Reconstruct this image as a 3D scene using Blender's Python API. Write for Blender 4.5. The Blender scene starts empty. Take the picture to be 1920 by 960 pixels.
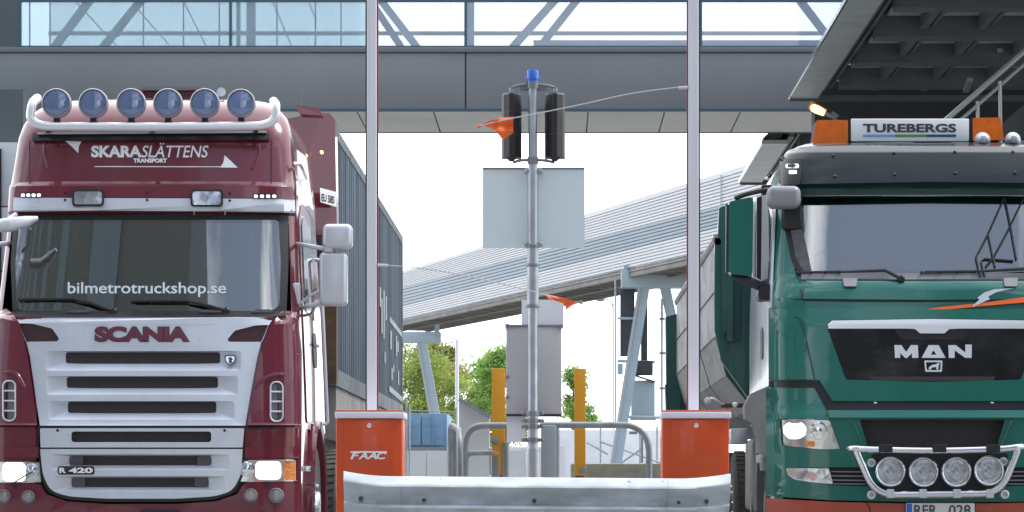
import bpy, bmesh, math, random
from mathutils import Vector, Matrix
from mathutils.geometry import tessellate_polygon
random.seed(7)
R = math.radians
S = bpy.context.scene
COL = S.collection

# ------------------------------------------------------------------ camera
F, CX, CY, EYE = 5600.0, 1045.0, 920.0, 0.63      # focal length and vanishing point in photo pixels, eye height in metres
cam = bpy.data.cameras.new('camera')
cam.sensor_width = 36.0
cam.lens = 36.0 * F / 1920.0
cam.shift_x = -(CX - 960.0) / 1920.0
cam.shift_y = (CY - 480.0) / 1920.0
cam.clip_start, cam.clip_end = 0.1, 5000
co = bpy.data.objects.new('camera', cam)
COL.objects.link(co)
co.location = (0, 0, EYE)
co.rotation_euler = (R(90), 0, 0)
S.camera = co

# ------------------------------------------------------------------ sky and sun (bright overcast with thin blue gaps behind the viewer)
SUN_DIR = Vector((0.50, 0.05, 0.86)).normalized()
el, rot = math.asin(SUN_DIR.z), math.atan2(SUN_DIR.x, SUN_DIR.y)
W = bpy.data.worlds.new('World')
S.world = W
W.use_nodes = True
nt = W.node_tree
nt.nodes.clear()
N, L = nt.nodes.new, nt.links.new
out = N('ShaderNodeOutputWorld'); bg = N('ShaderNodeBackground'); sky = N('ShaderNodeTexSky')
sky.sky_type = 'NISHITA'; sky.sun_disc = False; sky.sun_elevation = el; sky.sun_rotation = rot
sky.air_density = 1.0; sky.dust_density = 0.6
tc = N('ShaderNodeTexCoord'); mp = N('ShaderNodeMapping'); mp.inputs['Scale'].default_value = (1.0, 1.0, 2.0); mp.inputs['Location'].default_value = (1.7, 0.9, 0)
ns = N('ShaderNodeTexNoise'); ns.inputs['Scale'].default_value = 4.6; ns.inputs['Detail'].default_value = 7; ns.inputs['Roughness'].default_value = 0.55
sep = N('ShaderNodeSeparateXYZ')
front = N('ShaderNodeMapRange'); front.inputs[1].default_value = -0.35; front.inputs[2].default_value = 0.1
cl = N('ShaderNodeMapRange'); cl.inputs[1].default_value = 0.49; cl.inputs[2].default_value = 0.68; cl.inputs[3].default_value = 0.16; cl.inputs[4].default_value = 1.0
mx = N('ShaderNodeMath'); mx.operation = 'MAXIMUM'
mix = N('ShaderNodeMix'); mix.data_type = 'RGBA'
shade = N('ShaderNodeMix'); shade.data_type = 'RGBA'
shade.inputs[6].default_value = (11.0, 11.6, 12.6, 1); shade.inputs[7].default_value = (15.5, 15.7, 16.0, 1)
ns2 = N('ShaderNodeTexNoise'); ns2.inputs['Scale'].default_value = 1.3; ns2.inputs['Detail'].default_value = 4
L(tc.outputs['Generated'], mp.inputs[0]); L(mp.outputs[0], ns.inputs['Vector']); L(mp.outputs[0], ns2.inputs['Vector'])
L(tc.outputs['Generated'], sep.inputs[0]); L(sep.outputs[1], front.inputs[0]); L(ns.outputs[0], cl.inputs[0])
L(front.outputs[0], mx.inputs[0]); L(cl.outputs[0], mx.inputs[1])
L(ns2.outputs[0], shade.inputs[0])
L(mx.outputs[0], mix.inputs[0]); L(sky.outputs[0], mix.inputs[6]); L(shade.outputs[2], mix.inputs[7])
L(mix.outputs[2], bg.inputs[0]); bg.inputs[1].default_value = 0.1
L(bg.outputs[0], out.inputs[0])
sl = bpy.data.lights.new('sun', 'SUN'); sl.energy = 1.2; sl.angle = R(14); sl.color = (1, 0.96, 0.9)
so = bpy.data.objects.new('sun', sl); COL.objects.link(so)
so.rotation_euler = (-SUN_DIR).to_track_quat('-Z', 'Y').to_euler()
S.view_settings.view_transform = 'Standard'
S.view_settings.look = 'None'
S.view_settings.exposure = 0.95
S.view_settings.gamma = 1.0
S.view_settings.use_curve_mapping = False
S.cycles.use_denoising = True
S.cycles.max_bounces = 8
S.cycles.transparent_max_bounces = 16

# ------------------------------------------------------------------ materials
def mat(name, col, rough=0.5, metal=0.0, coat=0.0, var=0.0, vscale=3.0, dirt=0.0, dirtcol=(0.16, 0.14, 0.12), dscale=1.2,
        bump=0.0, bscale=40.0, emit=None, estr=0.0, spec=0.5, stretch=None, coatrough=0.04, specks=0.0):
    m = bpy.data.materials.new(name); m.use_nodes = True
    t = m.node_tree; b = t.nodes['Principled BSDF']
    n, l = t.nodes.new, t.links.new
    b.inputs['Base Color'].default_value = (*col, 1)
    b.inputs['Roughness'].default_value = rough
    b.inputs['Metallic'].default_value = metal
    b.inputs['Coat Weight'].default_value = coat
    b.inputs['Coat Roughness'].default_value = coatrough
    b.inputs['Specular IOR Level'].default_value = spec
    if emit:
        b.inputs['Emission Color'].default_value = (*emit, 1); b.inputs['Emission Strength'].default_value = estr
    src = None
    co_ = n('ShaderNodeTexCoord'); mpp = n('ShaderNodeMapping'); l(co_.outputs['Object'], mpp.inputs[0])
    if stretch: mpp.inputs['Scale'].default_value = stretch
    if var > 0:
        q = n('ShaderNodeTexNoise'); q.inputs['Scale'].default_value = vscale; q.inputs['Detail'].default_value = 6
        l(mpp.outputs[0], q.inputs['Vector'])
        x = n('ShaderNodeMix'); x.data_type = 'RGBA'
        x.inputs[6].default_value = (*[c * (1 - var) for c in col], 1); x.inputs[7].default_value = (*[min(1, c * (1 + var)) for c in col], 1)
        r_ = n('ShaderNodeMapRange'); r_.inputs[1].default_value = 0.3; r_.inputs[2].default_value = 0.7
        l(q.outputs[0], r_.inputs[0]); l(r_.outputs[0], x.inputs[0]); src = x.outputs[2]
    if dirt > 0:
        q = n('ShaderNodeTexNoise'); q.inputs['Scale'].default_value = dscale; q.inputs['Detail'].default_value = 10; q.inputs['Roughness'].default_value = 0.7
        l(mpp.outputs[0], q.inputs['Vector'])
        r_ = n('ShaderNodeMapRange'); r_.inputs[1].default_value = 0.45; r_.inputs[2].default_value = 0.8; r_.inputs[4].default_value = dirt
        l(q.outputs[0], r_.inputs[0])
        x = n('ShaderNodeMix'); x.data_type = 'RGBA'; x.inputs[6].default_value = (*col, 1); x.inputs[7].default_value = (*dirtcol, 1)
        if src: l(src, x.inputs[6])
        l(r_.outputs[0], x.inputs[0]); src = x.outputs[2]
        rr = n('ShaderNodeMapRange'); rr.inputs[2].default_value = max(dirt, 0.01); rr.inputs[3].default_value = rough; rr.inputs[4].default_value = min(1, rough + 0.3)
        l(r_.outputs[0], rr.inputs[0]); l(rr.outputs[0], b.inputs['Roughness'])
    if specks > 0:
        q = n('ShaderNodeTexVoronoi'); q.inputs['Scale'].default_value = 16.0; l(co_.outputs['Object'], q.inputs['Vector'])
        r_ = n('ShaderNodeMapRange'); r_.inputs[1].default_value = 0.06; r_.inputs[2].default_value = 0.10; r_.inputs[3].default_value = specks; r_.inputs[4].default_value = 0.0
        l(q.outputs['Distance'], r_.inputs[0])
        x = n('ShaderNodeMix'); x.data_type = 'RGBA'; x.inputs[6].default_value = (*col, 1); x.inputs[7].default_value = (0.05, 0.045, 0.04, 1)
        if src: l(src, x.inputs[6])
        l(r_.outputs[0], x.inputs[0]); src = x.outputs[2]
    if src: l(src, b.inputs['Base Color'])
    if bump > 0:
        q = n('ShaderNodeTexNoise'); q.inputs['Scale'].default_value = bscale; q.inputs['Detail'].default_value = 4
        l(mpp.outputs[0], q.inputs['Vector'])
        bp = n('ShaderNodeBump'); bp.inputs['Strength'].default_value = bump; bp.inputs['Distance'].default_value = 0.02
        l(q.outputs[0], bp.inputs['Height']); l(bp.outputs[0], b.inputs['Normal'])
        if coat > 0: l(bp.outputs[0], b.inputs['Coat Normal'])
    return m

def glass(name, tint, refl, trans=1.0, rough=0.01, body=None):
    """pane: mirror layer over a tinted see-through sheet"""
    m = bpy.data.materials.new(name); m.use_nodes = True
    t = m.node_tree; t.nodes.clear(); n, l = t.nodes.new, t.links.new
    o = n('ShaderNodeOutputMaterial'); g = n('ShaderNodeBsdfGlossy'); g.inputs['Roughness'].default_value = rough
    tr = n('ShaderNodeBsdfTransparent'); tr.inputs[0].default_value = (*tint, 1)
    fr = n('ShaderNodeFresnel'); fr.inputs[0].default_value = 1.5
    ad = n('ShaderNodeMath'); ad.operation = 'ADD'; ad.inputs[1].default_value = refl; ad.use_clamp = True
    mxs = n('ShaderNodeMixShader')
    l(fr.outputs[0], ad.inputs[0]); l(ad.outputs[0], mxs.inputs[0])
    base = tr.outputs[0]
    if body:
        df = n('ShaderNodeBsdfDiffuse'); df.inputs[0].default_value = (*body, 1)
        m2 = n('ShaderNodeMixShader'); m2.inputs[0].default_value = 1 - trans
        l(tr.outputs[0], m2.inputs[1]); l(df.outputs[0], m2.inputs[2]); base = m2.outputs[0]
    l(base, mxs.inputs[1]); l(g.outputs[0], mxs.inputs[2]); l(mxs.outputs[0], o.inputs[0])
    return m

def lensmat(name, col, rough=0.12, scale=40.0, strength=0.6, metal=0.9):
    """ribbed lamp glass over a bright reflector"""
    m = bpy.data.materials.new(name); m.use_nodes = True
    t = m.node_tree; b = t.nodes['Principled BSDF']; n, l = t.nodes.new, t.links.new
    b.inputs['Metallic'].default_value = metal; b.inputs['Roughness'].default_value = rough
    b.inputs['Coat Weight'].default_value = 1.0; b.inputs['Coat Roughness'].default_value = 0.02
    co_ = n('ShaderNodeTexCoord')
    v = n('ShaderNodeTexVoronoi'); v.inputs['Scale'].default_value = scale; l(co_.outputs['Object'], v.inputs['Vector'])
    q = n('ShaderNodeTexNoise'); q.inputs['Scale'].default_value = scale * 0.4; q.inputs['Detail'].default_value = 3; l(co_.outputs['Object'], q.inputs['Vector'])
    x = n('ShaderNodeMix'); x.data_type = 'RGBA'; x.inputs[6].default_value = (*[c * 0.7 for c in col], 1); x.inputs[7].default_value = (*[min(1, c * 1.35) for c in col], 1)
    r_ = n('ShaderNodeMapRange'); r_.inputs[1].default_value = 0.35; r_.inputs[2].default_value = 0.65
    l(q.outputs[0], r_.inputs[0]); l(r_.outputs[0], x.inputs[0]); l(x.outputs[2], b.inputs['Base Color'])
    bp = n('ShaderNodeBump'); bp.inputs['Strength'].default_value = strength; bp.inputs['Distance'].default_value = 0.01
    l(v.outputs['Distance'], bp.inputs['Height']); l(bp.outputs[0], b.inputs['Normal'])
    return m

M = {}
M['maroon'] = mat('maroon_paint', (0.130, 0.010, 0.025), 0.35, 0.0, 1.0, spec=0.25, var=0.08, dirt=0.15, dirtcol=(0.2, 0.13, 0.12), bump=0.02, bscale=3, coatrough=0.06)
M['maroon_dull'] = mat('maroon_plastic', (0.045, 0.012, 0.016), 0.5, var=0.15)
M['silver'] = mat('silver_paint', (0.60, 0.63, 0.69), 0.33, 0.35, 0.6, var=0.05, dirt=0.16, dirtcol=(0.3, 0.28, 0.26), dscale=2.5, specks=0.35, bump=0.02, bscale=4, coatrough=0.1)
M['mesh'] = mat('black_mesh', (0.030, 0.025, 0.026), 0.6, var=0.3, vscale=120, bump=0.5, bscale=160)
M['mesh_grey'] = mat('grille_side_mesh', (0.09, 0.085, 0.095), 0.6, var=0.2, vscale=90)
M['black'] = mat('black_plastic', (0.012, 0.012, 0.013), 0.42, var=0.2)
M['blackgloss'] = mat('black_gloss', (0.010, 0.010, 0.012), 0.12, 0, 1.0, dirt=0.10, dscale=3)
M['rubber'] = mat('rubber', (0.018, 0.018, 0.019), 0.75, var=0.3, vscale=8, dirt=0.3, dirtcol=(0.10, 0.09, 0.08))
M['steel'] = mat('polished_steel', (0.72, 0.73, 0.75), 0.22, 1.0, var=0.05, bump=0.03, bscale=10)
M['whitetube'] = mat('white_lacquered_tube', (0.74, 0.74, 0.76), 0.25, 0.3, 0.5)
M['chrome'] = mat('chrome', (0.85, 0.86, 0.88), 0.08, 1.0)
M['mirrorgrey'] = mat('mirror_housing_silver', (0.55, 0.56, 0.60), 0.35, 0.3, 0.4, var=0.04)
M['mirror_dull'] = mat('dull_mirror_housing', (0.24, 0.24, 0.26), 0.4, 0.1, 0.2, var=0.05)
M['greyplastic'] = mat('grey_plastic', (0.20, 0.20, 0.22), 0.45, var=0.08)
M['white'] = mat('white_paint', (0.80, 0.80, 0.82), 0.4, dirt=0.08, dirtcol=(0.4, 0.38, 0.35))
M['decal'] = mat('white_decal', (0.82, 0.82, 0.84), 0.4)
M['windtext'] = mat('frosted_decal', (0.55, 0.63, 0.66), 0.6)
M['maroontext'] = mat('maroon_lettering', (0.12, 0.012, 0.035), 0.3, 0, 0.8)
M['greytext'] = mat('dark_outline', (0.05, 0.05, 0.06), 0.4)
M['windshield'] = glass('windshield_glass', (0.62, 0.67, 0.66), 0.20)
M['windshield_sky'] = glass('windshield_glass_coated', (0.46, 0.52, 0.52), 0.25)
M['sideglass'] = mat('side_glass', (0.02, 0.025, 0.028), 0.03, 0, 1.0)
M['interior'] = mat('cab_interior', (0.055, 0.062, 0.062), 0.8, var=0.2)
M['dash'] = mat('dashboard', (0.07, 0.075, 0.078), 0.6, var=0.1)
M['seat'] = mat('seat_fabric', (0.10, 0.10, 0.11), 0.85, var=0.2, vscale=20)
M['cover_clear'] = glass('lamp_cover', (0.97, 0.97, 0.98), 0.06, trans=0.80, body=(0.80, 0.80, 0.82))
M['cover_blue'] = glass('blue_lamp_cover', (0.60, 0.70, 0.90), 0.09, trans=0.66, body=(0.30, 0.40, 0.68))
M['bowl'] = mat('lamp_reflector', (0.90, 0.91, 0.93), 0.1, 1.0, bump=0.10, bscale=16)
M['dusty_rubber'] = mat('dusty_rubber', (0.085, 0.08, 0.073), 0.85, var=0.3, vscale=6, dirt=0.6, dirtcol=(0.22, 0.20, 0.18))
M['lens_blue'] = lensmat('blue_lamp_glass', (0.30, 0.40, 0.62), 0.10, 30, 0.5)
M['lens_clear'] = lensmat('clear_lamp_glass', (0.62, 0.63, 0.65), 0.16, 14, 0.35)
M['lens_head'] = lensmat('headlight_glass', (0.60, 0.60, 0.60), 0.18, 9, 0.25)
M['bulb'] = mat('lit_bulb', (1, 1, 1), 0.3, emit=(1.0, 0.98, 0.93), estr=1.3)
M['markerlit'] = mat('lit_marker', (1, 1, 0.95), 0.3, emit=(1.0, 0.97, 0.88), estr=0.45)
M['amber'] = mat('amber_lens', (0.75, 0.22, 0.015), 0.12, 0, 1.0, var=0.35, vscale=45, bump=0.4, bscale=60)
M['amberlit'] = mat('lit_amber', (1, 0.5, 0.1), 0.3, emit=(1.0, 0.62, 0.22), estr=2.0)
M['orangelens'] = mat('orange_beacon_cover', (0.80, 0.16, 0.02), 0.15, 0, 1.0, var=0.12, vscale=12)
M['green'] = mat('green_paint', (0.006, 0.128, 0.097), 0.32, 0.0, 1.0, spec=0.3, specks=0.4, var=0.06, dirt=0.2, dirtcol=(0.12, 0.16, 0.15), bump=0.015, bscale=3, coatrough=0.06)
M['green_dump'] = mat('green_dump_paint', (0.010, 0.105, 0.085), 0.45, 0, 0.3, var=0.12, dirt=0.35, dirtcol=(0.10, 0.12, 0.11))
M['green_dark'] = mat('green_dark_paint', (0.012, 0.055, 0.05), 0.5, var=0.2)
M['tubgrey'] = mat('dumper_steel_paint', (0.39, 0.405, 0.40), 0.5, 0.1, 0, var=0.14, dirt=0.5, dirtcol=(0.19, 0.18, 0.16), stretch=(1, 1, 3))
M['fendergrey'] = mat('grey_fender_plastic', (0.16, 0.163, 0.16), 0.55, var=0.12, dirt=0.5, dirtcol=(0.16, 0.15, 0.13))
M['orange_bumper'] = mat('orange_red_bumper', (0.38, 0.045, 0.012), 0.4, 0, 0.6, var=0.1, dirt=0.2)
M['visor'] = mat('smoked_visor', (0.026, 0.032, 0.035), 0.18, 0.0, 0.0, var=0.08, bump=0.02, bscale=2, spec=0.3)
M['satin'] = mat('satin_bright_metal', (0.82, 0.83, 0.85), 0.28, 0.35, 0.4)
M['orange'] = mat('orange_cabinet_paint', (0.58, 0.062, 0.004), 0.42, 0, 0.3, var=0.05, dirt=0.08)
M['lid'] = mat('pale_lid', (0.72, 0.68, 0.74), 0.4)
M['armwhite'] = mat('white_boom_paint', (0.73, 0.72, 0.77), 0.35, 0.1, 0.2, var=0.03)
M['red'] = mat('red_edge_strip', (0.22, 0.022, 0.03), 0.5)
M['galv'] = mat('galvanised_steel', (0.40, 0.43, 0.46), 0.40, 0.75, var=0.16, vscale=9, dirt=0.25, dirtcol=(0.34, 0.36, 0.38), bump=0.05, bscale=20)
M['galv_dark'] = mat('galvanised_tube', (0.23, 0.25, 0.26), 0.45, 0.6, var=0.18, vscale=14, dirt=0.25)
M['rail'] = mat('guardrail_zinc', (0.42, 0.46, 0.49), 0.48, 0.45, var=0.22, vscale=6, dirt=0.7, dirtcol=(0.36, 0.39, 0.41), dscale=4, bump=0.06, bscale=14, stretch=(1, 1, 2))
M['zincbox'] = mat('grey_box_paint', (0.47, 0.48, 0.49), 0.5, 0.1, var=0.04, dirt=0.08)
M['zinc_blue'] = mat('blue_grey_zinc', (0.27, 0.31, 0.335), 0.5, 0.2, var=0.08, dirt=0.1)
M['paper'] = mat('white_sheet', (0.78, 0.79, 0.84), 0.6)
M['signback'] = mat('aluminium_sign_back', (0.66, 0.76, 0.79), 0.32, 0.25, var=0.05, vscale=1.5, dirt=0.05)
M['blue'] = mat('blue_cap', (0.03, 0.16, 0.62), 0.4, var=0.1)
M['ochre'] = mat('ochre_yellow_paint', (0.60, 0.27, 0.008), 0.45, var=0.06, dirt=0.1)
M['flag'] = mat('orange_pennant', (0.85, 0.13, 0.015), 0.6, var=0.08)
M['cord'] = mat('pale_rod', (0.50, 0.50, 0.52), 0.5)
M['concrete'] = mat('pale_concrete', (0.86, 0.86, 0.88), 0.8, var=0.08, vscale=1.5, dirt=0.15, dirtcol=(0.4, 0.4, 0.4), bump=0.1, bscale=20)
M['mossy'] = mat('mossy_concrete', (0.38, 0.36, 0.27), 0.9, var=0.25, vscale=2, dirt=0.7, dirtcol=(0.13, 0.14, 0.10), dscale=1.6, bump=0.2)
M['fascia'] = mat('grey_metal_panel', (0.225, 0.235, 0.243), 0.42, 0.12, var=0.07, vscale=0.6, dirt=0.25, dirtcol=(0.15, 0.16, 0.165), stretch=(1, 1, .25), bump=0.01, bscale=1)
M['fascia_dark'] = mat('grey_metal_panel_dark', (0.10, 0.12, 0.13), 0.5, 0.2, var=0.06, vscale=0.5)
M['soffit'] = mat('grey_soffit_panel', (0.62, 0.62, 0.58), 0.5, 0.1, var=0.08, vscale=0.6)
M['sill'] = mat('grey_sill', (0.17, 0.19, 0.205), 0.5, 0.1)
M['frame_blue'] = mat('dark_blue_frame', (0.06, 0.11, 0.15), 0.4)
M['truss'] = mat('pale_blue_steel', (0.78, 0.87, 0.95), 0.45, var=0.05)
M['trestle'] = mat('pale_blue_trestle_paint', (0.40, 0.49, 0.54), 0.5, var=0.08, vscale=0.5, dirt=0.15)
M['trestle_dark'] = mat('dark_column_paint', (0.06, 0.065, 0.07), 0.6, var=0.2)
M['clearglass'] = glass('clear_bridge_glass', (0.96, 0.98, 1.0), 0.0, trans=0.80, body=(0.78, 0.88, 0.98))
M['tintglass'] = glass('tinted_bridge_glass', (0.80, 0.92, 0.97), 0.05, trans=0.58, body=(0.60, 0.73, 0.79))
M['clad'] = mat('white_cladding', (0.47, 0.48, 0.505), 0.45, 0.1, var=0.03, vscale=0.2)
M['clad_blue'] = mat('blue_grey_cladding', (0.165, 0.23, 0.28), 0.45, 0.1, var=0.05, vscale=0.2)
M['under'] = mat('gallery_underside', (0.17, 0.16, 0.14), 0.7, var=0.3, vscale=0.8)
M['canopy'] = mat('dark_canopy_soffit', (0.075, 0.082, 0.082), 0.6, 0.2, var=0.1)
M['canopy_beam'] = mat('dark_canopy_beam', (0.115, 0.135, 0.135), 0.6, var=0.1)
M['canopy_deck'] = mat('canopy_deck_sheet', (0.52, 0.56, 0.56), 0.5, 0.2, var=0.08)
M['darkwall'] = mat('dark_hall_wall', (0.028, 0.032, 0.032), 0.6, var=0.2, vscale=0.7)
M['stairs'] = mat('stair_rail_steel', (0.42, 0.43, 0.44), 0.4, 0.6)
M['panel'] = mat('pale_wall_panel', (0.46, 0.50, 0.53), 0.5, var=0.04, vscale=0.5)
M['bluebox'] = mat('blue_container_paint', (0.14, 0.25, 0.37), 0.5, var=0.1, dirt=0.15)
M['contside'] = mat('weathered_shaded_container_paint', (0.085, 0.115, 0.145), 0.5, 0.1, 0, var=0.85, vscale=2.4, dirt=0.9, dirtcol=(0.025, 0.06, 0.13), dscale=1.6, stretch=(1, 6.5, 0.06))  # stretched noise paints weathered streaks plus the shading between corrugations
M['contframe'] = mat('container_frame_paint', (0.13, 0.16, 0.18), 0.55, var=0.2, dirt=0.4, dirtcol=(0.14, 0.09, 0.05))
M['rust'] = mat('rusty_steel', (0.13, 0.075, 0.04), 0.85, var=0.4, vscale=6, dirt=0.5, dirtcol=(0.10, 0.10, 0.09))
M['worn'] = mat('worn_white_marking', (0.42, 0.46, 0.48), 0.6, var=0.2, dirt=0.8, dirtcol=(0.17, 0.21, 0.25), dscale=6)
M['chassis'] = mat('trailer_chassis', (0.30, 0.29, 0.27), 0.6, var=0.2, dirt=0.4)
M['redchassis'] = mat('dark_red_chassis', (0.12, 0.02, 0.02), 0.55, var=0.2, dirt=0.4)
M['asphalt'] = mat('concrete_yard', (0.24, 0.24, 0.235), 0.9, var=0.25, vscale=1.2, bump=0.3, bscale=60)
M['kerb'] = mat('kerb_concrete', (0.33, 0.33, 0.32), 0.85, var=0.15, vscale=3)
M['yard'] = mat('reflection_facade', (0.075, 0.085, 0.085), 0.5, var=0.05, vscale=0.1)
M['reflection_glass'] = mat('reflection_glazing', (0.085, 0.125, 0.15), 0.2, 0.1, 0.2)
M['bark'] = mat('bark', (0.07, 0.05, 0.035), 0.9, var=0.2)
def leafmat(name, c):
    m = bpy.data.materials.new(name); m.use_nodes = True
    t = m.node_tree; b = t.nodes['Principled BSDF']; n, l = t.nodes.new, t.links.new
    o = t.nodes['Material Output']
    q = n('ShaderNodeTexNoise'); q.inputs['Scale'].default_value = 0.55; q.inputs['Detail'].default_value = 5
    cc = n('ShaderNodeTexCoord'); l(cc.outputs['Object'], q.inputs['Vector'])
    x = n('ShaderNodeMix'); x.data_type = 'RGBA'
    x.inputs[6].default_value = (*[v * 0.5 for v in c], 1); x.inputs[7].default_value = (*[min(1, v * 1.6) for v in c], 1)
    r_ = n('ShaderNodeMapRange'); r_.inputs[1].default_value = 0.35; r_.inputs[2].default_value = 0.65
    l(q.outputs[0], r_.inputs[0]); l(r_.outputs[0], x.inputs[0])
    b.inputs['Roughness'].default_value = 0.6; l(x.outputs[2], b.inputs['Base Color'])
    tr = n('ShaderNodeBsdfTranslucent'); l(x.outputs[2], tr.inputs[0])
    ms = n('ShaderNodeMixShader'); ms.inputs[0].default_value = 0.55
    l(b.outputs[0], ms.inputs[1]); l(tr.outputs[0], ms.inputs[2]); l(ms.outputs[0], o.inputs[0])
    return m
M['leaf_a'] = leafmat('yellow_green_leaves', (0.28, 0.35, 0.09))
M['leaf_b'] = leafmat('autumn_leaves', (0.36, 0.36, 0.12))
M['leaf_c'] = leafmat('fresh_leaves', (0.25, 0.39, 0.10))

# ------------------------------------------------------------------ helpers
def P(px, py, d):
    return Vector(((px - CX) * d / F, d, EYE + (CY - py) * d / F))

ORG = {}
def thing(name, label, cat, loc=(0, 0, 0), group=None):
    o = bpy.data.objects.new(name, None); COL.objects.link(o)
    o.empty_display_size = 0.2
    o.location = loc; ORG[o.name] = Vector(loc)
    o['label'] = label; o['category'] = cat
    if group: o['group'] = group
    return o
def tag(o, label=None, cat=None, group=None, kind=None):
    if label: o['label'] = label
    if cat: o['category'] = cat
    if group: o['group'] = group
    if kind: o['kind'] = kind
    return o

def rrect(x0, y0, x1, y1, r, n=4):
    if x1 < x0: x0, x1 = x1, x0
    if y1 < y0: y0, y1 = y1, y0
    r = min(r, (x1 - x0) * 0.499, (y1 - y0) * 0.499)
    pts = []
    for cx, cy, a0 in ((x1 - r, y1 - r, 0), (x0 + r, y1 - r, 90), (x0 + r, y0 + r, 180), (x1 - r, y0 + r, 270)):
        for i in range(n + 1):
            a = R(a0 + 90 * i / n)
            pts.append((cx + r * math.cos(a), cy + r * math.sin(a)))
    return pts
def rpoly(pts, r, n=4):
    """round the corners of a polygon; r one number or one per corner"""
    res = []; k = len(pts)
    for i in range(k):
        p0, p1, p2 = Vector(pts[i - 1]), Vector(pts[i]), Vector(pts[(i + 1) % k])
        rr = r[i] if isinstance(r, (list, tuple)) else r
        a, b = (p0 - p1), (p2 - p1)
        rr = min(rr, a.length * 0.45, b.length * 0.45)
        if rr < 0.05: res.append(tuple(p1)); continue
        s, e = p1 + a.normalized() * rr, p1 + b.normalized() * rr
        for j in range(n + 1):
            t = j / n
            res.append(tuple(s * (1 - t) ** 2 + p1 * 2 * t * (1 - t) + e * t * t))
    return res
def spline(pts, n=6):
    pts = [Vector(p) for p in pts]; res = []
    for i in range(len(pts) - 1):
        p0 = pts[max(i - 1, 0)]; p1 = pts[i]; p2 = pts[i + 1]; p3 = pts[min(i + 2, len(pts) - 1)]
        for j in range(n):
            t = j / n
            res.append(0.5 * ((2 * p1) + (p2 - p0) * t + (2 * p0 - 5 * p1 + 4 * p2 - p3) * t * t + (3 * p1 - p0 - 3 * p2 + p3) * t ** 3))
    res.append(pts[-1]); return res
def bendpath(pts, r, n=5):
    """round the corners of a 3D path"""
    pts = [Vector(p) for p in pts]; res = [pts[0]]
    for i in range(1, len(pts) - 1):
        a, b = pts[i - 1] - pts[i], pts[i + 1] - pts[i]
        rr = min(r, a.length * 0.48, b.length * 0.48)
        s, e = pts[i] + a.normalized() * rr, pts[i] + b.normalized() * rr
        for j in range(n + 1):
            t = j / n
            res.append(s * (1 - t) ** 2 + pts[i] * 2 * t * (1 - t) + e * t * t)
    res.append(pts[-1]); return res

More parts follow.
